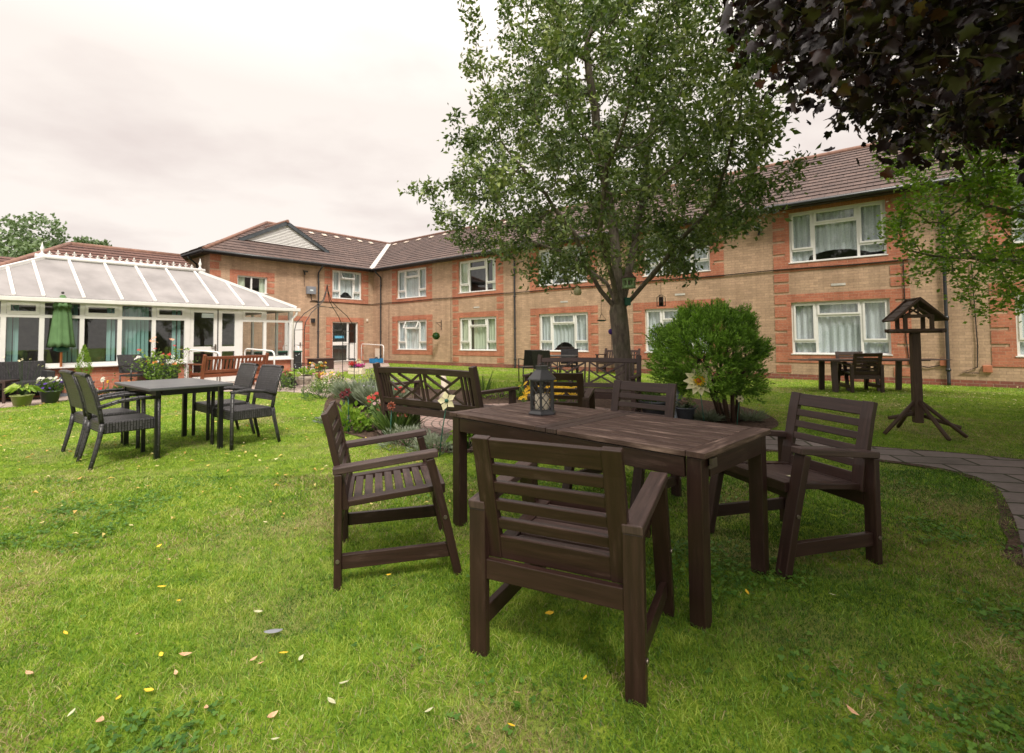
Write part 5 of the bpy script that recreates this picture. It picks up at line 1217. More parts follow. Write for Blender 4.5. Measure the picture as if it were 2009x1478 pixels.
# ---- bright green shrub tree at the right edge
t = thing('shrub_tree', 'bright green leafy tree reaching in from the right edge below the purple maple', 'tree', (9.0, 7.2, 0))
nodes = [np.array(p, float) for p in ((0, 0, 0), (0, 0, .7), (-.1, 0, 1.4), (-.2, 0, 2.0))]; par = [-1, 0, 1, 2]
limb([np.array([-1.2, -.2, 2.7]), np.array([-2.6, -.3, 3.1])], 3); limb([np.array([-1.3, .3, 2.3]), np.array([-2.3, .4, 2.4])], 3); limb([np.array([-.5, -.2, 3.2]), np.array([-.6, 0, 4.2])], 3); limb([np.array([.8, -.5, 3]), np.array([1.6, -.5, 3.4])], 3)
A_ = []
while len(A_) < 1500:
    q = rng.uniform(-1, 1, 3)
    if q@q > 1: continue
    p = np.array([-.9+q[0]*3.0, q[1]*1.9, 3.3+q[2]*2.0]); wx, wy, wz = p[0]+9, p[1]+7.2, p[2]
    low = 1.35+max(0, 7.0-wx)*.70+.12*math.sin(wx*3)
    if wz < low or wx/wy < .75+.04*math.sin(wz*6): continue
    A_.append(p)
Nn, par2 = colonize(nodes, par, np.array(A_), .17, .22, 3.0, 60, -.05)
tk, rad, ch = tree_mesh('trunk', Nn, par2, .004, .11, M['bark'], t)
C, Dd = twig_leaves(Nn, par2, rad, .012, 22, .08); Dd[:, 2] *= .4
leaves('crown', C, Dd, .075, M['leaf_beech'], t, .62, None, .15); print('beech', len(Nn), len(C))

# ---- conifer bush
cg = G(1432, 828); t = thing('conifer_bush', 'round clipped conifer bush on bare reddish stems at the edge of the flower bed', 'bush', (cg[0], cg[1], 0)); dpt = cg[1]
sx0 = (1395-1432)*dpt/977
mb = MB()
for k in range(9):
    a = k*.7; bx, by = .10*math.cos(a), .08*math.sin(a); ex, ey = sx0*.6+.42*math.cos(a)*rng.uniform(.6, 1.1), .4*math.sin(a); mb.tube([(bx, by, -.02), (bx*1.6+sx0*.15, by*1.6, .3), ((bx+ex)/2, (by+ey)/2, .65), (ex, ey, 1.15)], [.035, .03, .022, .008], 7)
    for j in range(5): z = rng.uniform(.4, .9); q = (bx+(ex-bx)*z/1.1, by+(ey-by)*z/1.1, z); mb.tube([q, (q[0]+rng.normal(0, .2), q[1]+rng.normal(0, .2), z+.2)], [.010, .003], 4)
mb.build('stem', M['wood_log'], t)
C = []; Dd = []; T = []
n = 0
while n < 3600:
    u = unit(rng.normal(size=3)); 
    if u[2] < -.88: continue
    lump = 1+.15*math.sin(5*math.atan2(u[1], u[0])+3*u[2])+.10*math.sin(9*u[2]+2*u[0])+.05*math.sin(13*u[0])
    rr = rng.uniform(.62, 1.0)**.4*lump; p = np.array([sx0+u[0]*.68*rr, u[1]*.62*rr, .98+u[2]*(.54 if u[2] > 0 else .68)*rr])
    if p[2] < .40 and abs(p[0]-sx0) < .16: continue
    if u[0] > .15 and math.sin(7*u[2]+5*u[1]) > .55 and rng.random() < .6: continue
    T0_ = rng.normal(.56, .18)+(.25 if (u[0] < .1 and rng.random() < .5) else -.05)
    d = unit(u*.7+np.array([0, 0, .6])+rng.normal(0, .25, 3)); s = unit(np.cross(d, rng.normal(size=3)))
    for j in range(15):
        f = j/15; q = p+d*.14*f; sd_ = s*(1 if j % 2 else -1); C.append(q); Dd.append(unit(d*.8+sd_*.8+rng.normal(0, .2, 3))); T.append(T0_+f*.22)
    n += 1
leaves('foliage', np.array(C), np.array(Dd), .050, M['leaf_conifer'], t, .30, np.array(T), .1)

# ---- distant trees beyond the far roof
for k, (px, dep, ztop, wr, lab) in enumerate(((8, 52, 15.0, 5.0, 'distant round green tree at the left edge above the far roof'), (70, 50, 14.6, 4.6, 'distant green tree second from the left above the far roof'), (158, 58, 13.6, 2.4, 'small tip of a distant tree left of the roof gable'), (192, 60, 13.6, 2.2, 'slim tip of a distant tree nearest the gabled wing'))):
    x, y = GD(px, dep); t = thing('distant_tree', lab, 'tree', (x, y, 0), 0, 'distant trees beyond the far roof'); mb = MB(); mb.tube([(0, 0, 0), (.1, 0, ztop*.4), (0, 0, ztop*.75)], [.35, .25, .1], 8); mb.build('trunk', M['bark'], t)
    bl = [(rng.normal(0, wr*.5), rng.normal(0, wr*.4), ztop-wr*.9-abs(rng.normal(0, wr*.7)), wr*rng.uniform(.35, .6)) for _ in range(9)]+[(0, 0, ztop-wr*.55, wr*.5)]
    C = []; T = []
    for (bx, by, bz, br_) in bl:
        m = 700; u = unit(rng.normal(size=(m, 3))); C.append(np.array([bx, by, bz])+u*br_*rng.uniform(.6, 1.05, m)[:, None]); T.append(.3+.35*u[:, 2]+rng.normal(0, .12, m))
    C = np.concatenate(C); C[:, 2] = np.minimum(C[:, 2], ztop+.2); leaves('crown', C, rng.normal(size=C.shape), .42, M['leaf_far'], t, .7, np.concatenate(T))

# ================================================================ plants
def plant(name, label, cat, xy, h, r, n, ls, mat='leaf_plant', flowers=(), pot=None, style='mound', asp=.4, group=None, z=.012):
    t = thing(name, label, cat, (xy[0], xy[1], z), rng.uniform(0, 6), group); pz = 0.
    if pot:
        pm, pr, ph = pot; pz = ph*.9; mb = MB(); mb.lathe([(.001, .0), (pr*.72, 0), (pr*.95, ph*.88), (pr*1.06, ph*.9), (pr*1.06, ph), (pr*.92, ph), (pr*.9, ph*.86), (.001, ph*.86)], n=20); mb.build('pot', M[pm], t)
    C = []; Dd = []; T = []
    st = MB()
    if style == 'mound':
        u = unit(rng.normal(size=(n, 3))); u[:, 2] = np.abs(u[:, 2]); q = rng.uniform(.45, 1.0, n)[:, None]**.5; lm = 1+.18*np.sin(4*np.arctan2(u[:, 1], u[:, 0])+2*u[:, 2]*3)[:, None]
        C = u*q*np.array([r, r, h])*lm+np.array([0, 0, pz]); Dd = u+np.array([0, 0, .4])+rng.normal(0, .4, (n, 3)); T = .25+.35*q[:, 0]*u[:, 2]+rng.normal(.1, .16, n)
        for k in range(8): a = k*.8; st.tube([(0, 0, pz-.02), (r*.4*math.cos(a), r*.4*math.sin(a), pz+h*.6)], [.006, .003], 4)
    elif style == 'upright':
        m = max(5, n//14); C = []; Dd = []; T = []
        for k in range(m):
            a = rng.uniform(0, 6.28); r0 = r*math.sqrt(rng.random()); b = np.array([r0*.6*math.cos(a), r0*.6*math.sin(a), pz]); e_ = np.array([r0*1.2*math.cos(a), r0*1.2*math.sin(a), pz+h*rng.uniform(.6, 1)]); st.tube([b, (b+e_)/2+rng.normal(0, .01, 3), e_], [.004, .003, .002], 4)
            for j in range(14): f = rng.uniform(.05, 1); C.append(b+(e_-b)*f); Dd.append(np.array([rng.normal(), rng.normal(), .5])); T.append(.25+.4*f+rng.normal(0, .12))
        C, Dd, T = map(np.array, (C, Dd, T))
    elif style == 'grass':
        a = rng.uniform(0, 6.28, n); rr = r*.35*np.sqrt(rng.random(n)); C = np.c_[rr*np.cos(a), rr*np.sin(a), np.full(n, pz)]; Dd = np.c_[np.cos(a)*r, np.sin(a)*r, np.full(n, h)]*rng.uniform(.5, 1, n)[:, None]+rng.normal(0, .05, (n, 3)); T = rng.uniform(.2, .8, n)
    elif style == 'hosta':
        a = rng.uniform(0, 6.28, n); f = rng.uniform(.3, 1, n); C = np.c_[r*.45*f*np.cos(a), r*.45*f*np.sin(a), pz+h*(.95-.45*f)]; Dd = np.c_[np.cos(a), np.sin(a), .35-.6*f]; T = rng.uniform(.1, .9, n)
        for k in range(0, n, 2): st.tube([(0, 0, pz), tuple(C[k])], .004, 4)
    if style == 'grass': sz = h; asp = .055 if asp > .2 else asp
    else: sz = ls
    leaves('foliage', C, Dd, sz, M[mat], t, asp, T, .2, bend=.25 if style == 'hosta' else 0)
    if st.f: st.build('stems', M['leaf_plant'], t)
    for (fm, cnt, fs, z0, z1_) in flowers:
        V = []; Fq = []; off = 0
        for k in range(cnt):
            a = rng.uniform(0, 6.28); rr = r*math.sqrt(rng.random()); c = np.array([rr*math.cos(a), rr*math.sin(a), pz+rng.uniform(z0, z1_)]); nn = unit(np.array([rng.normal(0, .5), rng.normal(0, .5), 1])-np.array([0, .6, 0])); s1 = unit(np.cross(nn, [1, .2, .1])); s2 = np.cross(nn, s1); m = 7
            for j in range(m):
                t0, t1 = 2*math.pi*j/m, 2*math.pi*(j+.75)/m; fz = fs*rng.uniform(.8, 1.2); V += [c, c+(s1*math.cos(t0)+s2*math.sin(t0))*fz*.8+nn*fz*.2, c+(s1*math.cos((t0+t1)/2)+s2*math.sin((t0+t1)/2))*fz+nn*fz*.1, c+(s1*math.cos(t1)+s2*math.sin(t1))*fz*.8+nn*fz*.2]; Fq.append([off, off+1, off+2, off+3]); off += 4
        np_mesh('flowers', np.array(V), [np.array(Fq)], M['f_'+fm], t, np.clip(rng.normal(.5, .2, off), 0, 1))
        st2 = MB()
        for k in range(0, off, 28*max(1, cnt//25)): q = V[k]; st2.tube([(q[0]*.3, q[1]*.3, pz), tuple(q)], .0025, 3, False)
        st2.build('flower_stalks', M['leaf_plant'], t)
    return t
PL = [
 ('daisy_bush', 'low bush dotted with small white daisies at the left tip of the flower bed', 'flowers', G(632, 783), .30, .42, 900, .045, 'leaf_plant', [('white', 55, .020, .12, .36)], None, 'mound'),
 ('dahlia_plant', 'loose plant with one big yellow bloom and pale pink blooms behind the daisy bush', 'flowers', G(640, 772), .42, .34, 420, .06, 'leaf_plant', [('yellow', 5, .06, .36, .46), ('palepink', 10, .045, .3, .45)], None, 'upright'),
 ('mixed_shrub', 'yellow green leafy shrub with tiny pink flowers near the garden arch', 'shrub', G(652, 764), .42, .48, 900, .05, 'leaf_lime', [('pink', 14, .02, .3, .44)], None, 'mound'),
 ('lavender', 'hazy grey lavender clump in the middle of the flower bed', 'lavender', G(712, 795), .50, .50, 2600, .09, 'leaf_grey', [('lilac', 60, .014, .42, .62)], None, 'grass'),
 ('lavender', 'grey lavender clump left of the first lattice bench', 'lavender', G(748, 806), .46, .40, 2000, .09, 'leaf_grey', [('lilac', 30, .012, .40, .55)], None, 'grass'),
 ('flowering_shrub', 'pale shrub with white fluffy flower heads beside the lattice bench', 'shrub', G(738, 778), .58, .34, 600, .05, 'leaf_grey', [('cream', 40, .025, .4, .62)], None, 'mound'),
 ('leafy_plant', 'bright green leafy plant at the near left corner of the flower bed', 'plant', G(682, 848), .30, .28, 420, .08, 'leaf_beech', [], None, 'mound', .55),
 ('hosta', 'yellow edged hosta next to the bright green leafy plant', 'plant', G(722, 846), .22, .26, 46, .17, 'leaf_lime', [], None, 'hosta', .5),
 ('blue_grey_plant', 'blue grey rosette plant at the left edge of the bark mulch', 'plant', G(655, 832), .20, .20, 160, .07, 'leaf_grey', [], None, 'mound', .5),
 ('coneflower', 'red coneflowers on thin stalks behind the left wooden chair', 'flowers', G(762, 842), .48, .32, 340, .07, 'leaf_plant', [('red', 16, .034, .32, .55), ('rust', 10, .036, .30, .5), ('palepink', 5, .03, .3, .45)], None, 'upright'),
 ('foliage_plant', 'dark green strappy foliage between coneflowers and lavender cotton', 'plant', G(778, 858), .36, .26, 500, .09, 'leaf_plant', [('rust', 12, .03, .26, .36)], None, 'grass'),
 ('cotton_lavender', 'silvery cotton lavender mound behind the left chair armrests', 'plant', G(800, 876), .20, .30, 1400, .05, 'leaf_grey', [], None, 'mound', .2),
 ('cotton_lavender', 'silvery cotton lavender mound spilling toward the table leg', 'plant', G(850, 888), .16, .24, 1000, .05, 'leaf_grey', [], None, 'mound', .2),
 ('hosta', 'broad leaved green hosta behind the left table leg', 'plant', G(918, 884), .26, .26, 34, .19, 'leaf_beech', [], None, 'hosta', .5),
 ('rudbeckia', 'yellow rudbeckia flowers behind the lantern', 'flowers', G(1078, 842), .48, .42, 500, .07, 'leaf_plant', [('yellow', 80, .045, .40, .60)], None, 'upright'),
 ('low_shrub', 'low yellow tipped shrub beyond the paved circle', 'shrub', G(985, 780), .30, .45, 700, .06, 'leaf_lime', [], None, 'mound', .5),
 ('low_shrub', 'low green plant left of the standing armchair', 'shrub', G(1028, 784), .30, .30, 400, .05, 'leaf_plant', [('white', 10, .015, .2, .3)], None, 'mound', .5),
 ('cordyline', 'spiky green cordyline behind the end of the first bench', 'plant', G(948, 782), .62, .28, 30, .6, 'leaf_plant', [], None, 'grass', .06),
 ('tufted_plant', 'tufted green plant right of the far lattice bench', 'plant', G(1268, 790), .35, .26, 260, .07, 'leaf_plant', [('cream', 3, .03, .3, .42)], None, 'grass'),
 ('heather', 'straggly grey heather stems below the conifer bush', 'plant', G(1388, 826), .22, .40, 700, .09, 'leaf_grey', [], None, 'grass'),
 ('heather', 'straggly grey twigs right of the conifer stems', 'plant', G(1470, 826), .20, .30, 400, .08, 'leaf_grey', [], None, 'grass'),
 ('patio_plant', 'green bushy plant at the lawn edge right of the wicker chairs', 'plant', G(550, 767), .42, .30, 420, .07, 'leaf_plant', [], None, 'mound', .5),
 ('potted_hosta', 'pale variegated hosta in an olive pot on the far left patio', 'potted plant', G(43, 797), .24, .36, 46, .16, 'leaf_lime', [('cream', 8, .02, .55, .75)], ('olive_pot', .17, .20), 'hosta', .4),
 ('potted_flowers', 'dark grey pot of purple and white flowers on the left patio', 'potted plant', G(98, 791), .20, .22, 260, .07, 'leaf_plant', [('purple', 70, .025, .08, .20), ('white', 22, .04, .14, .28)], ('grey_pot', .17, .24), 'mound', .5),
 ('potted_plant', 'small pot of orange tinged leaves behind the wicker chairs', 'potted plant', G(243, 779), .16, .18, 200, .06, 'leaf_plant', [('orange', 14, .03, .1, .2)], ('grey_pot', .16, .14), 'mound', .5),
 ('potted_plant', 'red bowl of small red flowers behind the left wicker chairs', 'potted plant', G(196, 783), .12, .18, 160, .05, 'leaf_plant', [('red', 20, .03, .04, .12), ('white', 8, .02, .05, .14)], ('terracotta', .18, .10), 'mound', .5),
 ('potted_plant', 'grey pot of pink petunias by the black storage chest', 'potted plant', G(560, 760), .16, .16, 200, .06, 'leaf_plant', [('pink', 36, .035, .06, .18), ('orange', 8, .03, .12, .24)], ('grey_pot', .15, .24), 'mound', .5),
 ('potted_plant', 'dark tub of small yellow flowers in front of the black storage chest', 'potted plant', G(577, 757), .12, .20, 200, .05, 'leaf_lime', [('cream', 24, .02, .05, .14)], ('grey_pot', .18, .20), 'mound', .5),
 ('potted_plant', 'cluster pot of orange and yellow blooms near the stone statue', 'potted plant', G(622, 747), .25, .28, 260, .06, 'leaf_plant', [('orange', 16, .045, .15, .3), ('white', 14, .045, .2, .38), ('yellow', 8, .04, .15, .3)], ('terracotta', .2, .25), 'mound', .5),
 ('potted_plant', 'small pot of orange marigolds beside the brown chest', 'potted plant', G(608, 742), .14, .2, 140, .05, 'leaf_plant', [('orange', 22, .03, .06, .16)], ('grey_pot', .18, .2), 'mound', .5),
]
for q in PL:
    nm, lab, cat, xy, h, r, n, ls, mat, fl, pot, sty = q[:12]; plant(nm, lab, cat, xy, h, r, n, ls, mat, fl, pot, sty, q[12] if len(q) > 12 else .4)
# rose bush on the patio edge
t = plant('rose_bush', 'tall rose bush with peach and red roses in front of the conservatory', 'rose bush', G(312, 771), .80, .50, 520, .075, 'leaf_beech', [('peach', 5, .06, .7, 1.15), ('red', 7, .045, .4, .9), ('white', 6, .05, .4, .7), ('orange', 3, .05, .3, .5)], ('terracotta', .22, .26), 'upright', .55)
C = rng.normal(0, 1, (420, 3))*np.array([.36, .30, .22])+np.array([0, 0, .55]); leaves('lower_foliage', C, rng.normal(size=C.shape), .06, M['leaf_plant'], t, .5)
# small cypress in a pot
p = G(163, 781); t = thing('potted_cypress', 'small pointed lime green cypress in a pot behind the wicker chairs', 'potted plant', (p[0], p[1], .006)); mb = MB(); mb.lathe([(.001, 0), (.13, 0), (.17, .30), (.19, .31), (.19, .34), (.15, .34), (.001, .30)], n=18); mb.build('pot', M['grey_pot'], t)
n = 1500; f = rng.random(n); a = rng.uniform(0, 6.28, n); rr = .15*np.sin(np.pi*np.clip(f*.92+.1, 0, 1))*(1.15-f*.6)*rng.uniform(.6, 1.05, n); C = np.c_[rr*np.cos(a), rr*np.sin(a), .34+f*.78]; leaves('foliage', C, np.c_[np.cos(a)*.5, np.sin(a)*.5, np.ones(n)]+rng.normal(0, .3, (n, 3)), .045, M['leaf_lime'], t, .3, rng.normal(.15, .15, n)+.2*f)
# cream trough with flowers
p = G(700, 734); t = thing('planter_box', 'cream wooden trough of red, yellow and magenta flowers on the grass', 'planter', (p[0], p[1], 0), -.1); mb = MB(); mb.box(-.26, .26, -.16, .16, 0, .22); mb.build('trough', M['cream_paint'], t, bevel=.006)
t2 = MB()
for k in range(16): a = rng.uniform(-.22, .22); t2.tube([(a, rng.uniform(-.1, .1), .2), (a*1.1, rng.uniform(-.12, .12), .34)], .004, 4)
t2.build('stems', M['leaf_plant'], t); C = rng.uniform(-1, 1, (260, 3))*np.array([.24, .14, .04])+np.array([0, 0, .25]); leaves('foliage', C, rng.normal(size=C.shape)+[0, 0, .6], .06, M['leaf_plant'], t, .5)
for fm, x0, x1, zf, n in (('red', -.26, -.06, .36, 55), ('magenta', .0, .24, .29, 60), ('cream', .04, .16, .42, 14), ('purple', -.1, .05, .27, 20)):
    C = np.c_[rng.uniform(x0, x1, n*5), rng.uniform(-.14, .14, n*5), zf+rng.normal(0, .035, n*5)]; leaves('flowers', C, rng.normal(size=C.shape)+[0, -.3, .6], .04, M['f_'+fm], t, .9)
# pink heather pot, fairy statue
p = G(1345, 828); plant('potted_flowers', 'dark pot of pink cyclamen beside the grey fairy statue', 'potted plant', p, .10, .14, 160, .05, 'leaf_grey', [('palepink', 40, .026, .05, .12)], ('grey_pot', .14, .20), 'mound', .4)
p = G(1330, 822); t = thing('garden_statue', 'grey cast fairy statue with folded wings behind the pink flower pot', 'statue', (p[0], p[1], 0)); mb = MB()
mb.lathe([(.10, 0), (.11, .04), (.07, .08), (.075, .18), (.05, .27), (.07, .33), (.06, .38), (.025, .42), (.03, .44)], n=14, wob=.12); mb.ball((0, -.01, .48), .045); st_ = mb.build('body', M['grey_statue'], t)
for s in (-1, 1): mb = MB(); mb.beam((s*.02, .04, .28), (s*.12, .08, .46), .02, .14, h2=.02, w2=.005); mb.build('wing', M['grey_statue'], t)
p = G(1297, 806); t = plant('potted_plant', 'black tub half hidden behind the far wooden chair', 'potted plant', (G(1285, 822)), .12, .22, 160, .06, 'leaf_plant', [], ('grey_pot', .22, .26), 'mound', .5)
# metal flower ornaments
def metal_flower(label, px, py_head, py_base, petals, rad_, mats, centre, tilt=.3, rows=1, stake='dark_green'):
    b = G(px if isinstance(px, (int, float)) else px[0], py_base); hx = px if isinstance(px, (int, float)) else px[1]; hp = D(hx, py_head, b[1]); t = thing('metal_flower', label, 'ornament', (b[0], b[1], 0)); h = Vector((hp.x-b[0], 0, hp.z)); mb = MB(); mb.tube([(0, 0, 0), (h.x*.4, .01, h.z*.5), (h.x, .02, h.z)], .006, 6); mb.build('stake', M[stake], t)
    f = unit(np.array([-.25, -1, tilt])); s1 = unit(np.cross(f, [0, 0, 1.])); s2 = np.cross(s1, f); c = np.array(h); n = petals
    for r_ in range(rows):
        V = []; Fc = []; rad2 = rad_*(1-.3*r_)
        for k in range(n):
            a = 2*math.pi*(k+.5*r_)/n; u = s1*math.cos(a)+s2*math.sin(a); v = -s1*math.sin(a)+s2*math.cos(a); o = len(V); w_ = rad2*min(.33, 2.65/n)
            V += [c+f*.004*r_, c+u*rad2*.55-v*w_+f*(.02+.02*r_), c+u*rad2+f*(.0+.03*r_), c+u*rad2*.55+v*w_+f*(.02+.02*r_), c+u*rad2*.6+f*(.004+.015*r_)]; Fc += [[o, o+1, o+4], [o+1, o+2, o+4], [o+2, o+3, o+4], [o+3, o, o+4]]
        np_mesh('petals', np.array(V), [np.array(Fc)], mats[min(r_, len(mats)-1)], t, np.tile([.3, .6, .8, .6, .5], n))
    mb = MB(); mb.ball(tuple(c+f*.015), rad_*.2, 8); mb.build('centre', M[centre], t); return t
metal_flower('large cream and gold metal flower on a green stake beside the conifer bush', (1383, 1371), 748, 842, 11, .20, [M['f_cream'], M['f_cream'], M['f_yellow']], 'f_orange', rows=3)
metal_flower('cream five petalled metal flower on a stake behind the table corner', (862, 877), 787, 896, 5, .105, [M['f_cream']], 'dark_green')
metal_flower('dark maroon metal poppy, the left of a pair above the flower bed', (678, 673), 775, 848, 6, .062, [M['f_maroon']], 'iron'); metal_flower('dark maroon metal poppy, the right of a pair above the flower bed', (684, 682), 770, 850, 6, .066, [M['f_maroon']], 'iron')
metal_flower('rusty rose coloured metal bloom left of the lattice bench foot', (765, 768), 797, 868, 9, .06, [M['f_rust']], 'iron', rows=2); metal_flower('small cream ornament bloom at the right edge of the flower bed', (1446, 1452), 783, 838, 6, .055, [M['f_cream']], 'f_maroon')
metal_flower('pale blue glass flower ornament behind the left wicker chairs', 202, 745, 781, 8, .07, [M['f_white']], 'lead'); metal_flower('small yellow flower ornament behind the left wicker chairs', 212, 749, 781, 5, .04, [M['f_yellow']], 'f_yellow')
# wire garden arch with onion dome
a1, a2, b1, b2 = G(577, 770), G(596, 774), G(672, 752), G(695, 754)
t = thing('garden_arch', 'thin black wire garden arch with an onion shaped top over the path', 'arch'); mb = MB(); ap = D(632, 590, (a1[1]+b1[1])/2); apz = 2.05
cxm, cym = (a1[0]+b2[0])/2, (a1[1]+b2[1])/2
def leg_pts(p): v = Vector((p[0], p[1], 0)); c = Vector((cxm, cym, 0)); return [v, v+Vector((0, 0, 1.45)), v.lerp(c, .05)+Vector((0, 0, 1.62)), v.lerp(c, .28)+Vector((0, 0, 1.85)), v.lerp(c, .62)+Vector((0, 0, 2.05)), v.lerp(c, .86)+Vector((0, 0, 2.22)), v.lerp(c, .96)+Vector((0, 0, 2.45)), c+Vector((0, 0, 2.62))]
for p in (a1, a2, b1, b2): mb = MB(); mb.tube(leg_pts(p), .010, 5); mb.build('wire_leg', M['iron'], t)
mb = MB()
for p, q in ((a1, a2), (b1, b2)):
    for z in (.35, .7, 1.1, 1.45): mb.tube([(p[0], p[1], z), (q[0], q[1], z)], .006, 4)
for p in (a1, a2, b1, b2):
    for k in (3, 4): pass
mb.tube([tuple(leg_pts(a2)[4]), tuple(leg_pts(b1)[4])], .006, 4); mb.tube([tuple(leg_pts(a1)[4]), tuple(leg_pts(b2)[4])], .006, 4); mb.build('wire_rungs', M['iron'], t)
# storage chests, wheelbarrow planter, statue
p = wl(2.9, -6.55); t = thing('storage_chest', 'black storage chest with green lid and pale feather pattern by the white door', 'chest', (p[0], p[1], .006), BROT); mb = MB(); mb.box(-.35, .35, -1.0, .85, 0, .74); mb.build('body', M['black_gutter'], t, bevel=.01); mb = MB(); mb.box(-.38, .38, -1.03, .88, .74, .79); mb.build('lid', M['dark_green'], t, bevel=.01)
mb = MB()
for k in range(26): y, z, a = random.uniform(-.95, .8), random.uniform(.08, .66), random.uniform(0, 3.1); dy, dz = .035*math.cos(a), .045*math.sin(a); mb.face([(.353, y-dy, z-dz), (.353, y+dz*.3, z-dy*.3), (.353, y+dy, z+dz), (.353, y-dz*.3, z+dy*.3)])
mb.build('printed_feathers', M['paper'], t)
p = wl(3.3, -4.9); t = thing('wooden_chest', 'low brown wooden chest right of the black storage chest', 'chest', (p[0], p[1], .006), BROT); mb = MB(); mb.box(-.25, .25, -.45, .45, 0, .42); mb.build('body', M['wood_bench'], t, bevel=.01); mb = MB(); mb.box(-.28, .28, -.48, .48, .42, .46); mb.build('lid', M['wood_seat'], t, bevel=.01)
p = G(598, 761); t = thing('wheelbarrow_planter', 'stone wheelbarrow planter holding a lime hosta on the path', 'planter', (p[0], p[1], .006), -.3); mb = MB(); mb.lathe([(.14, .08), (.20, .2), (.23, .30), (.2, .30)], n=12, sx=1.2); mb.build('tub', M['stone'], t)
mb = MB(); mb.tube([(.26, -.05, .14), (.26, .05, .14)], .14, 14); mb.tube([(.26, -.06, .14), (.26, .06, .14)], .05, 8); mb.build('wheel', M['stone'], t); C = rng.normal(0, .12, (40, 3))*np.array([1, 1, .3])+np.array([-.02, 0, .36]); leaves('foliage', C, C*np.array([1, 1, 0])+rng.normal(0, .02, C.shape)+[0, 0, .05], .18, M['leaf_lime'], t, .45)
p = G(613, 752); t = thing('stone_statue', 'small weathered stone figure standing among the path side pots', 'statue', (p[0], p[1], .006)); mb = MB(); mb.box(-.09, .09, -.09, .09, 0, .08); mb.lathe([(.08, .08), (.09, .16), (.07, .26), (.085, .34), (.06, .40), (.03, .42)], n=12, wob=.1); mb.ball((0, 0, .47), .055); mb.build('figure', M['stone'], t)
p = wl(.75, -.35); t = thing('plastic_crate', 'blue plastic crate in the corner of the two wings', 'crate', (p[0], p[1], .006), BROT); mb = MB(); mb.box(-.25, .25, -.25, .25, 0, .03)
for s in (-1, 1): mb.box(s*.25-.012, s*.25+.012, -.25, .25, .03, .24); mb.box(-.238, .238, s*.25-.012, s*.25+.012, .03, .24)
mb.build('crate', M['blue_plastic'], t); mb = MB(); mb.lathe([(.15, .04), (.12, .2), (.05, .32), (.001, .33)], n=10, wob=.2); mb.build('black_bag', M['black_gutter'], t)
p = wl(.5, -.12); mb = MB(); mb.box(-.17, .17, -.02, .02, 0, .75); tag(mb.build('board', M['cream_paint'], loc=(p[0], p[1], .006)), 'pale board leaning in the corner behind the blue crate', 'board').rotation_euler = (0, 0, BROT)
# pale driftwood log on the circle (seen through the first bench) and solar lights
p = G(868, 790); mb = MB(); mb.tube([(0, 0, 0), (.05, .05, .25), (.0, .1, .5)], [.09, .08, .05], 9); tag(mb.build('tree_stump', M['cream_paint'], loc=(p[0], p[1], 0)), 'pale upright log seen through the first bench back', 'log')
# ---- hung in the tree
def hang(name, label, cat, px, py, dep, maker, cord=.5):
    q = D(px, py, dep); t = thing(name, label, cat, tuple(q)); maker(t); mb = MB(); mb.tube([(0, 0, .10), (0.01, 0, .10+cord)], .003, 4); mb.build('cord', M['iron'], t); return t
def m_bird(t):
    mb = MB(); mb.lathe([(.12, -.12), (.13, -.11), (.12, -.10)], n=6, smooth=False); mb.lathe([(.001, -.12), (.12, -.12)], n=6, smooth=False)
    for k in range(6): a, b = HX[k], HX[(k+1) % 6]; mb.beam((a[0]*.105, a[1]*.105, -.11), (a[0]*.105, a[1]*.105, .06), .022, .022); mb.beam((a[0]*.105, a[1]*.105, -.085), (b[0]*.105, b[1]*.105, -.085), .012, .04); mb.beam((a[0]*.105, a[1]*.105, .045), (b[0]*.105, b[1]*.105, .045), .012, .04)
    mb.build('body', M['green_paint'], t); mb = MB(); mb.lathe([(.155, .06), (.10, .10), (.05, .16), (.001, .19)], n=6, smooth=False); mb.lathe([(.155, .06), (.001, .06)], n=6, smooth=False); mb.build('roof', M['wood_log'], t)
hang('bird_house', 'sage green six sided bird house hanging right of the trunk fork', 'bird house', 1234, 553, 8.9, m_bird, .3)
def m_seed(t): mb = MB(); mb.lathe([(.001, -.07), (.06, -.06), (.07, .0), (.055, .04), (.02, .07), (.001, .09)], n=12); mb.build('bottle', M['f_cream'], t)
hang('bird_feeder', 'yellow bottle shaped bird feeder hanging left of the trunk', 'bird feeder', 1133, 572, 8.6, m_seed, .5)
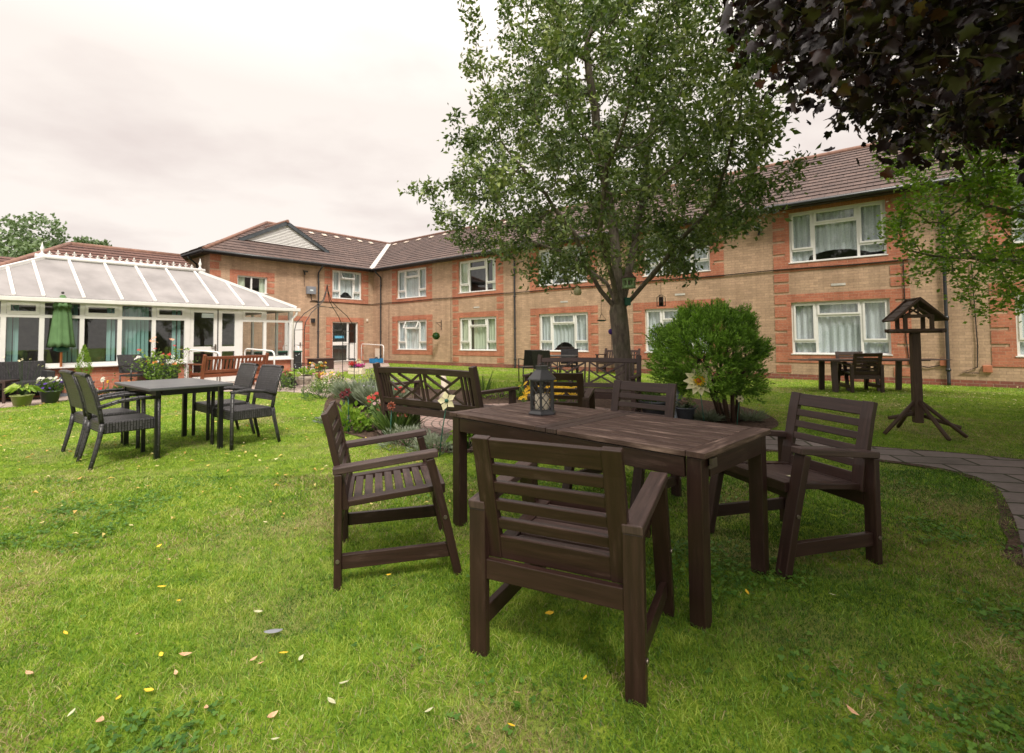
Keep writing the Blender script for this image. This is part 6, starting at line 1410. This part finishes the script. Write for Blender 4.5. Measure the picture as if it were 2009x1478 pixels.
def m_cage(t):
    mb = MB()
    for k in range(8): a = k*math.pi/4; mb.tube([(.075*math.cos(a), .075*math.sin(a), -.1), (.075*math.cos(a), .075*math.sin(a), .05), (.02*math.cos(a), .02*math.sin(a), .10)], .004, 4)
    mb.lathe([(.08, -.1), (.08, -.09), (.001, -.09)], n=12); mb.build('cage', M['iron'], t); mb = MB(); mb.tube([(0, 0, -.09), (0, 0, .06)], .04, 10); mb.build('seed_tube', M['wood_dark'], t)
hang('bird_feeder', 'dark wire cage bird feeder hanging right of the trunk', 'bird feeder', 1297, 590, 8.6, m_cage, .9)
def m_dish(t):
    mb = MB(); mb.lathe([(.001, -.03), (.07, -.02), (.09, .0)], n=14); mb.build('dish', M['dark_green'], t); mb = MB()
    for k in range(3): a = k*2.1; mb.tube([(.085*math.cos(a), .085*math.sin(a), 0), (0, 0, .12)], .003, 4)
    mb.build('hangers', M['iron'], t)
hang('feeding_dish', 'small green hanging dish feeder just left of the trunk', 'bird feeder', 1180, 628, 9.1, m_dish, 1.1)
q = D(1199, 651, 9.25); mb = MB(); mb.ball((0, 0, 0), .055, 12); tag(mb.build('purple_ball', M['f_purple'], loc=tuple(q)), 'purple ball fixed to the left side of the tree trunk', 'ornament')
q = D(1231, 592, 9.1); mb = MB(); mb.box(-.05, .05, -.05, .05, -.07, .06); mb.beam((-.06, 0, .06), (.06, 0, .06), .14, .02); tag(mb.build('nest_box', M['dark_green'], loc=tuple(q)), 'small dark green nest box in the fork of the trunk', 'nest box')
q = OO+AX*5.28+BX*(-.34); t = thing('topiary_ball', 'round green topiary ball hanging from a bracket between two windows', 'hanging plant', (q.x, q.y, 1.36)); n = 900; u = unit(rng.normal(size=(n, 3))); leaves('foliage', u*.13, u+rng.normal(0, .5, (n, 3)), .05, M['leaf_conifer'], t, .6, rng.uniform(0, .5, n)); mb = MB(); mb.tube([(0, 0, .1), (0, 0, .60)], .005, 4); mb.ball((0, 0, 0), .13); mb.build('core_and_chain', M['dark_green'], t)
